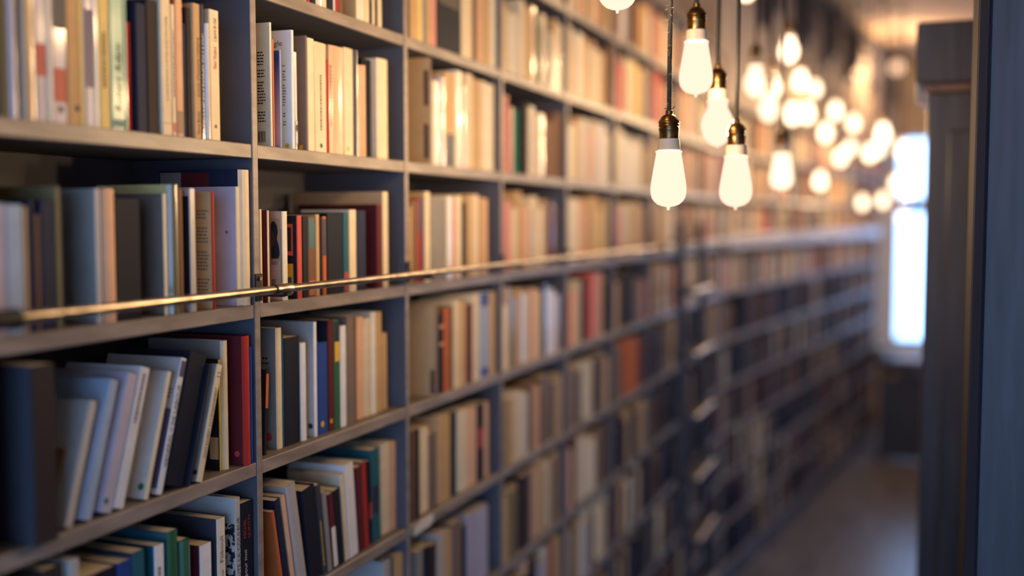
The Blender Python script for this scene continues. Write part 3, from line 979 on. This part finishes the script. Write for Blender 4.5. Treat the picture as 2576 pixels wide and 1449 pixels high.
row(-2, 1, [
    (1040, 1046, 1085, 'brown'), (1047, 1056, 1080, 'black'), (1058, 1078, 1075, 'cream', {'s': .02}), (1079, 1099, 1090, 'taupe', {'s': .02}),
    (1100, 1134, 1045, 'tan', {'s': .015}), (1136, 1149, 1035, 'black', {'s': .02}), (1151, 1176, 1030, 'cream', {'s': .015}), (1177, 1199, 1025, 'peach', {'s': .015}),
    (1201, 1218, 1015, 'black', {'s': .015, 'deco': [D_band(.42, .68, 'print_red')], 'n': 'black spine with a red middle band, third bay, two below rail'}), (1219, 1229, 1012, 'peach', {'s': .015}),
])
row(-3, 1, [
    (1052, 1066, 1385, 'grey'), (1068, 1082, 1375, 'black'), (1084, 1098, 1370, 'dark brown'), (1100, 1118, 1340, 'pale grey', {'s': .015}), (1119, 1137, 1335, 'tan', {'s': .015}),
    (1138, 1163, 1312, 'taupe', {'s': .015}), (1165, 1174, 1320, 'black', {'s': .02}), (1176, 1200, 1290, 'lavender', {'s': .015}), (1201, 1228, 1275, 'lavender', {'s': .015}),
])

# --- the rest by colour sequences read off the photograph (spine widths in millimetres)
SEQ = {
    (3, 2): 'tan34 cream30 brown20 tan40 cream28 olive20 cream40 black26 cream38 tan30 peach36',
    (2, 2): 'tan36 cream42 ivory40 cream28 tan44 peach38 green24 black14 cream40 grey18 cream34 tan30 cream40',
    (1, 2): 'ivory38 pink26 pink16 pale_grey22 emerald34 dark_brown28 cream42 ivory30 cream40 peach26 brown60 brown50',
    (0, 2): 'red34 pink40 cream36 tan30 peach40 olive18 cream42 cream30 tan36 maroon28 brown40',
    (-1, 2): 'cream44 tan30 olive26 tan40 cream50 peach34 cream42 dark_grey30 cream50 tan44',
    (-2, 2): 'maroon44 tan22 cream62 ivory40 brown24 peach44 brown20 taupe60 taupe48 tan30',
    (-3, 2): 'tan40 olive44 tan30 dark_brown50 peach60 tan30 taupe24 cream40 brown26 tan36',
    (-4, 2): 'tan30 olive40 brown30 black40 peach26 black40 lavender50 cream30 red20 tan40',
    (3, 3): 'cream36 tan30 cream34 peach44 tan40 cream34 peach36 tan30 dark_brown40 tan44',
    (2, 3): 'cream46 tan36 ivory30 tan40 cream44 peach30 cream40 tan36 brown26',
    (1, 3): 'ivory44 cream40 tan30 ivory46 pink30 cream38 lavender40 ivory34 cream30',
    (0, 3): 'cream40 ivory60 peach44 brown34 tan60 pale_yellow50 tan36 cream34',
    (-1, 3): 'orange44 peach30 cream50 black26 salmon56 pink40 tan36 dark_brown40',
    (-2, 3): 'taupe70 taupe60 cream50 dark_brown40 taupe44 tan40',
    (-3, 3): 'peach40 maroon30 cream70 cream56 taupe60 brown44',
    (2, 4): 'red50 salmon36 cream44 pale_yellow44 tan36 cream40', (2, 5): 'red46 salmon46 brown40 peach40 dark_brown40 tan34',
    (1, 4): 'cream60 ivory60 ivory40 cream50 tan40', (1, 5): 'tan50 brown30 salmon60 orange50 tan44 cream40',
    (0, 4): 'pink50 cream60 tan60 peach44', (0, 5): 'tan56 dark_grey40 tan60 cream50 tan44',
    (-1, 4): 'tan44 dark_brown44 black60 taupe50 pink40', (-2, 4): 'taupe60 brown30 orange70 orange60 dark_brown40 maroon40', (-2, 5): 'maroon40 black50 taupe60 brown44 tan40',
}
COMMON = ['cream'] * 5 + ['tan'] * 5 + ['ivory'] * 2 + ['peach'] * 3 + ['brown'] * 2 + ['taupe'] * 2 + ['pale yellow', 'red', 'maroon', 'black', 'dark brown', 'olive', 'grey',
          'salmon', 'orange', 'teal', 'lavender', 'navy']
LOW_SHADED = ['black'] * 6 + ['navy'] * 7 + ['dark brown'] * 3 + ['maroon'] * 1 + ['brown'] * 2 + ['tan'] * 2 + ['taupe', 'cream', 'dark grey', 'dark grey']  # mostly dark and navy spines: shade of the low far shelves as colour
MAX_SINGLE = 312


def sequence(k, bay):
    if (k, bay) in SEQ:
        out = []
        for w_ in SEQ[(k, bay)].split():
            c = w_.rstrip('0123456789')
            out.append((c.replace('_', ' '), int(w_[len(c):]) / 1000.0))
        f = (BAY - T_DIV - random.uniform(.02, .045)) / sum(t for c, t in out)
        return [(c, t * f) for c, t in out]
    return [(random.choice(LOW_SHADED if k <= -2 and bay >= 4 else COMMON), random.choice([.014, .018, .022, .026, .03, .036, .044])) for _ in range(24)]


def fill(k, bay, ylo, yhi, emit):
    y = ylo + 0.004
    gap = 0.0 if (k, bay) in SEQ else random.choice([0.0, 0.0, 0.02, 0.05])
    base_h = random.uniform(0.185, 0.215)
    i = 0
    for c, t in sequence(k, bay):
        if y + t > yhi - 0.002 - gap:
            t2 = yhi - 0.002 - gap - y
            if t2 < 0.012:
                break
            t = min(t, t2)
        h = min(PITCH_Z - T_BOARD - 0.006, base_h + random.uniform(-0.028, 0.026))
        emit(i, y, t - 0.0006, h, c, random.uniform(0.004, 0.022))
        y += t
        i += 1


SM, SP = MB(), MB()


def emit_stuff(M, k):
    def go(i, y, t, h, c, s):
        bulge = random.choice([0, 0, 0.002])
        cs = jitter(PAL[c], .08)
        book_into(SM, SP, t, h, random.uniform(.12, .18), cs, cs, M @ Matrix.Translation((-s, y, shelf_z(k) + .0004)), False, bulge)
    return go


def emit_single(k, bay):
    def go(i, y, t, h, c, s):
        global NBOOK
        NBOOK += 1
        gl = random.random() < .3
        b = make_book(t, h, random.uniform(.12, .18), jitter(PAL[c], .04), jitter(PAL[c], .04), gl, False, .002 if gl else random.choice([0, .002]))
        b.location = (-s, y, shelf_z(k) + .0004)
        sz = 'thin ' if t < .02 else ('thick ' if t > .044 else '')
        tag(b, f"{sz}{c} book, {ORD[i]} from left, {ROWS[k]}, {BAYS[bay]}", 'book', f"books {ROWS[k]}, {BAYS[bay]}")
    return go


order = [(k, 2) for k in (1, 0, 2, -1, -2, -3, 3, -4)] + [(k, 3) for k in (1, 0, 2, -1, -2, -3)]
done = set()
for k, bay in order:
    if NBOOK >= MAX_SINGLE - 8:
        break
    fill(k, bay, div_y(bay) + T_DIV / 2, div_y(bay + 1) - T_DIV / 2, emit_single(k, bay))
    done.add((k, bay))
HAND = {(r, b) for (b, r, i) in BOOKS}
for bay in range(N_FIRST, N_BEND):
    for k in range(K_LOW, K_TOP):
        if (k, bay) in done or (k, bay) in HAND:
            continue
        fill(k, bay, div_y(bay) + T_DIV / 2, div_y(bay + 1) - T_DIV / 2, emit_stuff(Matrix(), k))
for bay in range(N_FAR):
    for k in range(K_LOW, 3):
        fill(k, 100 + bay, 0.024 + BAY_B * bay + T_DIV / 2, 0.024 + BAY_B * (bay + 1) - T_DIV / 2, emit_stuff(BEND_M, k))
st = SM.build('books', 'cover_matte')
tag(st, 'blurred rows of cream, tan and brown books receding along the far shelves', 'books', kind='stuff')
SP.build('pages', 'pages', st)

# ------------------------------------------------------------------ the rail for the ladder
RX, RZ = 0.055, EYE - 0.1172
rail = empty('ladder_rail', (0, 0, 0))
tag(rail, 'thin steel rail running in front of the middle shelf on black brackets', 'rail')
RR = 0.0068


def rail_tube(name, pts, r, parent, mat='steel'):
    m = MB()
    m.tube(pts, r, 20)
    o = m.build(name, mat, parent)
    fix_normals(o)
    smooth_angle(o)
    return o


yj = solve_y(692, RX, RZ)
y_l = solve_y(42, RX, RZ)
pb = BEND_M @ Vector((RX, 0, RZ))
pe = BEND_M @ Vector((RX, END_B, RZ))
y_b2 = Y_BEND + 0.005
rail_tube('tube', [(RX, y_l - 1.5, RZ), (RX, yj, RZ)], RR, rail)
rail_tube('tube', [(RX, yj, RZ), (RX, Y_BEND - .003, RZ), tuple(pb), tuple(pe)], RR * 0.97, rail)
rail_tube('coupling_sleeve', [(RX, yj, RZ), (RX, yj + .002, RZ), (RX, yj + .045, RZ), (RX, yj + .048, RZ)], [RR * 1.22, RR * 1.3, RR * 1.3, RR * 1.1], rail)
rail_tube('coupling_ring', [(RX, yj - .003, RZ), (RX, yj, RZ)], RR * 1.2, rail, 'black_iron')


def bracket(M, y):
    m = MB()
    xo = 0.0 if M == Matrix() else .040
    m.box((xo + .0008, y - .010, RZ - .022), (xo + .004, y + .010, RZ + .024), M=M)
    if M == Matrix():
        m.box((.006, y - .005, RZ - .014), (RX - .002, y + .005, RZ - .006), M=M)
    m.box((RX - .011, y - .008, RZ - .012), (RX + .009, y + .008, RZ - RR - .0005), M=M)
    o = m.build('bracket', 'black_iron', rail)
    bevel(o, .001)
    m = MB()
    m.tube([tuple(M @ Vector((xo + .004, y, RZ + .016))), tuple(M @ Vector((xo + .008, y, RZ + .016)))], .0035, 10)
    m.build('bolt', 'steel', o)


for n in range(N_FIRST, N_BEND):
    bracket(Matrix(), div_y(n))
for n in range(1, N_FAR + 1, 2):
    bracket(BEND_M, 0.024 + BAY_B * n)
# black end clamp at the left of the frame
m = MB()
m.tube([(RX, y_l - .04, RZ), (RX, y_l, RZ)], .012, 18)
o = m.build('clamp', 'black_iron', rail)
fix_normals(o)

# torn paper label on the shelf edge, third bay
zu = shelf_z(-2)
ya, yb_ = solve_y(1041, 0.001, zu), solve_y(1090, 0.001, zu)
m = MB()
outl = [(0, -.026), (.4, -.025), (.8, -.024), (1, -.016), (.97, -.002), (.7, .001), (.3, -.001), (.05, -.006)]
m.v = [(.001, ya + (yb_ - ya) * p, zu + q) for p, q in outl] + [(.0022, ya + (yb_ - ya) * p, zu + q) for p, q in outl]
k8 = len(outl)
m.face(list(reversed(range(k8))))
m.face([k8 + i for i in range(k8)])
for i in range(k8):
    j = (i + 1) % k8
    m.face([i, j, k8 + j, k8 + i])
o = m.build('paper_label', 'paper')
fix_normals(o)
tag(o, 'torn white paper label stuck on a low shelf edge, third bay', 'label')

# ------------------------------------------------------------------ library ladder
lad = empty('library_ladder', (0, 0, 0))
tag(lad, 'dark wooden library ladder leaning on the rail, with shiny tread edges', 'ladder')
LY0, LY1 = solve_y(1712, RX + .05, 1.2), solve_y(1712, RX + .05, 1.2) + .46
LZ1 = RZ + 0.10


def lad_x(z):
    return RX + 0.035 + (LZ1 - z) * 0.03


for y in (LY0, LY1):
    m = MB()
    n = 0
    for z in (0.0, LZ1):
        x = lad_x(z)
        m.v += [(x - .018, y - .013, z), (x + .018, y - .013, z), (x + .018, y + .013, z), (x - .018, y + .013, z)]
    for q in ((0, 3, 2, 1), (4, 5, 6, 7), (0, 1, 5, 4), (1, 2, 6, 5), (2, 3, 7, 6), (3, 0, 4, 7)):
        m.face(list(q))
    bevel(m.build('stile', 'dark_wood', lad), .003)
    hk = rail_tube('hook', [(lad_x(RZ) - .012, y, RZ + .03), (RX + .012, y, RZ + .03), (RX, y, RZ + .022), (RX - .011, y, RZ + .012), (RX - .013, y, RZ - .004)], .004, lad, 'black_iron')
    hk.location.y = .02 if y == LY0 else -.02
for i in range(7):
    z = 0.26 + 0.27 * i
    x = lad_x(z)
    tr = box('tread', (x - .045, LY0 + .013, z - .012), (x + .045, LY1 - .013, z + .012), 'dark_wood', lad, .002)
    m = MB()
    m.tube([(x + .047, LY0 + .03, z + .006), (x + .047, LY1 - .03, z + .006)], .009, 12)
    o = m.build('nosing', 'steel', tr)
    fix_normals(o)
    smooth_angle(o)

# ------------------------------------------------------------------ hanging bulbs
def prof_st(r, L):
    """teardrop bulb: z from 0 (bottom tip) up to L"""
    base = [(.0010, 0.0), (.0022, .006), (.0026, .03), (.0034, .05), (.12, .058), (.36, .070), (.60, .098), (.80, .15), (.93, .21), (.99, .29), (1.0, .36), (.97, .46), (.91, .57),
            (.84, .70), (.77, .82), (.71, .93), (.70, .96), (.74, .975), (.74, .992), (.68, 1.0)]
    return [((p if p < .01 else p * r), q * L) for p, q in base]


def prof_globe(r, L):
    base = [(.0012, 0.0), (.0026, .006), (.003, .02), (.30, .05), (.62, .12), (.85, .23), (.98, .38), (1.0, .47), (.95, .59), (.83, .70), (.68, .78), (.60, .84),
            (.60, .93), (.66, .95), (.66, .985), (.58, 1.0)]
    return [((p if p < .01 else p * r), q * L) for p, q in base]


SOCK = [(.0145, 0), (.0172, .001), (.0172, .014), (.0182, .016), (.0182, .019), (.0172, .020), (.0172, .0215), (.0186, .0225), (.0186, .0245), (.0178, .0255), (.0178, .0265), (.019, .0275),
        (.019, .030), (.0182, .031), (.0182, .0318), (.0165, .034), (.0135, .039), (.010, .042), (.0065, .0435), (.0065, .050), (.004, .052)]
COLLAR = [(.0195, 0), (.0205, .001), (.0188, .020), (.0150, .0215)]
ME = {}


def part_mesh(key, prof, mat, seg=28):
    if key not in ME:
        m = MB()
        m.lathe(prof, seg)
        me = m.mesh(key, mat, True)
        bm = bmesh.new()
        bm.from_mesh(me)
        bmesh.ops.recalc_face_normals(bm, faces=bm.faces)
        bm.to_mesh(me)
        bm.free()
        me.set_sharp_from_angle(angle=math.radians(42))
        ME[key] = me
    return ME[key]


light_data = bpy.data.lights.new('bulb_light', 'POINT')
light_data.color = (1.0, 0.66, 0.34)
light_data.energy = BULB_POWER
light_data.shadow_soft_size = 0.018
light_data.use_nodes = True             # an upright filament gives most of its light sideways, little along its axis
_n, _l = light_data.node_tree.nodes, light_data.node_tree.links
_tc = _n.new('ShaderNodeTexCoord')
_sp = _n.new('ShaderNodeSeparateXYZ')
_sq = _n.new('ShaderNodeMath')
_sq.operation = 'POWER'
_sq.inputs[1].default_value = 1.1
_iv = _n.new('ShaderNodeMapRange')
_iv.inputs['To Min'].default_value = 1.0
_iv.inputs['To Max'].default_value = 0.06
_ab = _n.new('ShaderNodeMath')
_ab.operation = 'ABSOLUTE'
_l.new(_tc.outputs['Normal'], _sp.inputs[0])
_l.new(_sp.outputs['Z'], _ab.inputs[0])
_l.new(_ab.outputs[0], _sq.inputs[0])
_l.new(_sq.outputs[0], _iv.inputs[0])
_l.new(_iv.outputs[0], _n['Emission'].inputs['Strength'])


def pendant(px, py, depth, kind, label, where='tip', scale=1.0, detail=False):
    tone = 'soft' if depth < 2.5 else ('mid' if depth < 4.0 else 'bright')
    L, r = (.106, .0320) if kind == 'st' else (.098, .0335)
    L, r = L * scale, r * scale
    p = at_depth(px, py, depth)
    z0 = p.z if where == 'tip' else p.z - L * .45
    root = empty('pendant_bulb', (p.x, p.y, z0))
    tag(root, label, 'light bulb', 'bare bulbs hanging in the aisle')

    def add(name, me, z, sc=1.0):
        o = bpy.data.objects.new(name, me)
        COL.objects.link(o)
        o.parent = root
        o.location = (0, 0, z)
        o.scale = (sc, sc, sc)
        return o
    add('glass', part_mesh('glass_' + kind + tone, prof_st(.0320, .106) if kind == 'st' else prof_globe(.0335, .098), 'bulb_glass_' + tone), 0, scale)
    add('collar', part_mesh('collar', COLLAR, 'ceramic'), L, scale)
    add('socket', part_mesh('socket', SOCK, 'brass'), L + .0205 * scale, scale)
    zt = L + (.0205 + .050) * scale
    top = CEIL - z0
    m = MB()
    pts = []
    nseg = 28 if detail else 6
    for i in range(nseg + 1):
        f = i / nseg
        amp = .0016 if detail else .003
        pts.append((amp * math.sin(7 * f) * (1 - f) * f * 4, amp * math.cos(5 * f) * (1 - f) * f * 4, zt + (top - zt) * f))
    m.tube(pts, .0042, 10)
    c = m.build('cord', 'cord', root)
    fix_normals(c)
    smooth_angle(c)
    add('ceiling_rose', part_mesh('rose', [(.03, 0), (.034, -.004), (.03, -.016), (.008, -.022)], 'black_iron', 20), top, 1.0)
    if detail:
        m = MB()
        rnd = random.Random(3)
        for i in range(150):
            z = zt + .004 + rnd.random() ** 1.3 * .30
            a = rnd.uniform(0, 2 * math.pi)
            r0 = .0041
            q = Vector((r0 * math.cos(a), r0 * math.sin(a), z))
            d = Vector((math.cos(a), math.sin(a), rnd.uniform(-1.2, .8))) * rnd.uniform(.002, .0055)
            d2 = Vector((rnd.uniform(-1, 1), rnd.uniform(-1, 1), rnd.uniform(-1, 1))) * .0022
            m.tube([q, q + d * .5 + d2 * .4, q + d + d2], .00016, 4)
        f = m.build('frayed_thread', 'thread', c)
        f['kind'] = 'stuff'
        m = MB()
        for sgn, ln in ((1, .010), (-1, .008), (.4, .006)):
            m.tube([(0, 0, zt + .002), (.006 * sgn, .003 * sgn, zt + .004), (ln * sgn, .002, zt + .006 + .002 * sgn)], .0009, 6)
        m.build('wire_whisker', 'cord', c)
        # small screw on the socket
    lo = bpy.data.objects.new('bulb_light', light_data)
    COL.objects.link(lo)
    lo.parent = root
    lo.location = (0, 0, L * .45)
    return root


B = [
    (1553, 34, 1.80, 'st', 'tip', 'bulb cut by the top edge, left of all other bulbs'),
    (1681, 529, 1.92, 'st', 'tip', 'sharpest large teardrop bulb with brass socket and frayed black cord'),
    (1750, 245, 2.05, 'st', 'tip', 'teardrop bulb hanging just above and right of the sharpest one'),
    (1804, 371, 2.22, 'globe', 'tip', 'rounder bulb hanging lower, between the two front teardrop bulbs'),
    (1850, 528, 2.12, 'st', 'tip', 'low teardrop bulb level with the sharpest one, to its right'),
    (1966, 482, 3.0, 'st', 'tip', 'low blurred teardrop bulb, third along the lowest line of bulbs'),
    (1900, 247, 3.3, 'globe', 'tip', 'blurred round bulb with an orange-lit socket above the cluster'),
    (1941, 222, 4.6, 'globe', 'mid', 'small blurred bulb half hidden behind the orange-socket bulb'),
    (1933, 309, 3.6, 'globe', 'tip', 'blurred bulb directly beneath the orange-socket bulb'),
    (1984, 158, 4.3, 'globe', 'tip', 'highest whole blurred bulb, alone above the cluster'),
    (2014, 205, 5.6, 'globe', 'mid', 'blurred bulb below the highest whole one'),
    (2050, 226, 7.6, 'globe', 'mid', 'small blurred bulb at the right shoulder of the cluster'),
    (1994, 290, 5.2, 'globe', 'mid', 'blurred bulb at the bottom of the cluster, left of its twin'),
    (2030, 288, 5.4, 'globe', 'mid', 'blurred bulb at the bottom of the cluster, right of its twin'),
    (2102, 282, 6.6, 'globe', 'mid', 'upper blurred bulb of a trio in the middle of the far string'),
    (2147, 313, 7.4, 'globe', 'mid', 'right-hand blurred bulb of a trio in the far string'),
    (2077, 337, 6.2, 'globe', 'mid', 'lower left blurred bulb of a trio in the far string'),
    (2139, 374, 8.4, 'globe', 'mid', 'blurred bulb overlapping another just above it, far string'),
    (2115, 398, 7.0, 'globe', 'mid', 'blurred bulb overlapped from above, far string'),
    (2221, 341, 5.2, 'globe', 'mid', 'largest blurred bulb of the four near the window'),
    (2188, 388, 6.6, 'globe', 'mid', 'left-hand blurred bulb of the group near the window'),
    (2210, 378, 8.2, 'globe', 'mid', 'middle blurred bulb merging with the group near the window'),
    (2269, 379, 6.8, 'globe', 'mid', 'right-hand blurred bulb overlapping the window pane'),
    (2063, 458, 6.4, 'globe', 'mid', 'low lone blurred bulb above the bright rail'),
    (2253, 463, 8.8, 'globe', 'mid', 'lower blurred bulb in front of the window edge'),
    (2221, 506, 8.6, 'globe', 'mid', 'lowest blurred bulb beside the window'),
    (2170, 512, 8.6, 'globe', 'mid', 'faintest small blurred bulb, left of the lowest one by the window'),
    (1878, 2, 4.0, 'globe', 'tip', 'bulb showing only its tip at the top edge'),
]
for i, (px, py, dp, kd, wh, lb) in enumerate(B):
    pendant(px, py, dp, kd, lb, wh, 1.0, i == 1)
for (bx, by, bz), lb in (((.55, 1.33, EYE + .37), 'bulb hanging highest and nearest, over the leftmost bay'),):
    p = Vector((bx, by, bz)) - CAM
    dp = p.dot(FWD)
    pendant(W / 2 + F * p.dot(RGT) / dp, H / 2 - F * p.dot(UPV) / dp, dp, 'st', lb)

# ------------------------------------------------------------------ dark cabinets at the right
def cab_x(px, y):
    return at_plane_y(px, 724, y).x


yc = 3.0
x0 = cab_x(2324, yc)
cab = empty('tall_cabinet', (x0, yc, 0))
tag(cab, 'tall dark cabinet with a projecting cornice, in shadow right of the window', 'cabinet')
zc1 = at_plane_y(2324, 60, yc).z
zc0 = at_plane_y(2324, 214, yc).z
zm = at_plane_y(2324, 234, yc).z
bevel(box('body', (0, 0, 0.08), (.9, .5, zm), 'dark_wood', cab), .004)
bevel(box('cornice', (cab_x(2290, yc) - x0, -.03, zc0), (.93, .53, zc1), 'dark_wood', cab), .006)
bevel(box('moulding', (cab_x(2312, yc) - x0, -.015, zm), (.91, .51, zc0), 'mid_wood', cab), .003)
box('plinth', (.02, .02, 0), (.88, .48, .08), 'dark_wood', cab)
for zz0, zz1 in ((.2, 1.0), (1.06, zm - .1)):
    p = box('door', (.05, -.018, zz0), (.44, 0, zz1), 'dark_wood', cab, .004)
    box('knob', (.39, -.036, zz0 + .4), (.41, -.018, zz0 + .42), 'black_iron', p, .004)
yn = 2.05
x1 = cab_x(2455, yn)
col = empty('shelf_unit', (x1, yn, 0))
tag(col, 'near dark shelf unit at the right edge, with a narrow brown front strip', 'shelf unit')
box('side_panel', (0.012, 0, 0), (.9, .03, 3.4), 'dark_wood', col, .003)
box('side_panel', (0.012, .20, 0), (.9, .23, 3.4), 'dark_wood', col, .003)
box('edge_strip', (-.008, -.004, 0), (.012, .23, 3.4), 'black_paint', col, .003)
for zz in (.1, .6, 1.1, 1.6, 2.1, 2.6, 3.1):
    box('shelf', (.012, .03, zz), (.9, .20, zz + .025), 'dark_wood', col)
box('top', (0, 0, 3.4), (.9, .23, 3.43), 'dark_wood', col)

# ------------------------------------------------------------------ desk and tin below the far window
yd = 10.2
zt = at_plane_y(2250, 905, yd).z
xd = at_plane_y(2196, 905, yd).x
desk = empty('desk', (xd, yd, 0))
tag(desk, 'dark desk under the far window, its top catching blue daylight', 'desk')
box('top', (0, 0, zt - .03), (1.3, .7, zt), 'dark_wood', desk, .004)
for xx in (.05, 1.19):
    for yy in (.05, .59):
        box('leg', (xx, yy, 0), (xx + .06, yy + .06, zt - .03), 'dark_wood', desk, .003)
dr = box('drawer', (.2, -.012, zt - .16), (.7, .3, zt - .035), 'dark_wood', desk, .003)
box('handle', (.38, -.03, zt - .1), (.52, -.012, zt - .085), 'steel', dr)
box('front_panel', (.08, .06, .02), (1.22, .08, zt - .17), 'dark_wood', desk)
box('back_rail', (.11, .62, zt - .2), (1.19, .64, zt - .03), 'dark_wood', desk)
m = MB()
m.lathe([(.05, 0), (.052, .004), (.052, .07), (.054, .072), (.054, .09), (.03, .098), (.004, .1)], 24)
o = m.build('round_tin', 'steel', None, True, (xd + .05, yd + .1, zt))
fix_normals(o)
o.data.set_sharp_from_angle(angle=math.radians(40))
tag(o, 'small shiny round tin glinting on the far desk corner', 'tin')
for i in range(3):
    s = box('paper_sheet', (0, 0, 0), (.21, .297, .0015), 'paper')
    s.location = (xd + .22 + .26 * i, yd + .12 + .04 * i, zt + .0002)
    s.rotation_euler = (0, 0, .2 - .25 * i)
    tag(s, ['white paper sheet lying on the far desk, nearest the tin', 'middle white paper sheet lying on the far desk', 'white paper sheet lying farthest along the far desk'][i], 'paper', 'papers on the desk')

# small round lamp on the ceiling near the cabinet and dark corbels under the cornice
lp = empty('ceiling_lamp', at_depth(2258, 120, 9.8))
lp.location.z = CEIL
tag(lp, 'small round ceiling lamp glowing above the far end of the aisle', 'ceiling light')
m = MB()
m.lathe([(.05, 0), (.055, -.01), (.05, -.025), (.010, -.03), (.010, -.26), (.03, -.27)], 24)
o = m.build('stem', 'brass', lp, True)
fix_normals(o)
m = MB()
m.lathe([(.03, -.27), (.045, -.285), (.055, -.32), (.045, -.355), (.02, -.372), (.004, -.375)], 24)
o = m.build('globe', 'lamp_glass', lp, True)
fix_normals(o)
ld = bpy.data.lights.new('lamp_light', 'POINT')
ld.color = (1.0, 0.62, 0.34)
ld.energy = 440.0
ld.shadow_soft_size = 0.03
lo = bpy.data.objects.new('lamp_light', ld)
COL.objects.link(lo)
lo.parent = lp
lo.location = (0, 0, -.32)
for i in range(6):
    y = 0.9 + 0.95 * i
    m = MB()
    M = BEND_M
    m.box((-.04, y - .08, CEIL - .42), (.08, y + .08, CEIL - .13), M=M)
    m.box((-.04, y - .06, CEIL - .50), (.03, y + .06, CEIL - .42), M=M)
    o = m.build('corbel', 'dark_wood')
    bevel(o, .01)
    tag(o, f"dark corbel under the cornice, {ORD[i]} along from the ladder", 'corbel', 'corbels under the cornice', 'structure')
print('books', NBOOK, 'stuff faces', len(SM.f), len(SP.f))
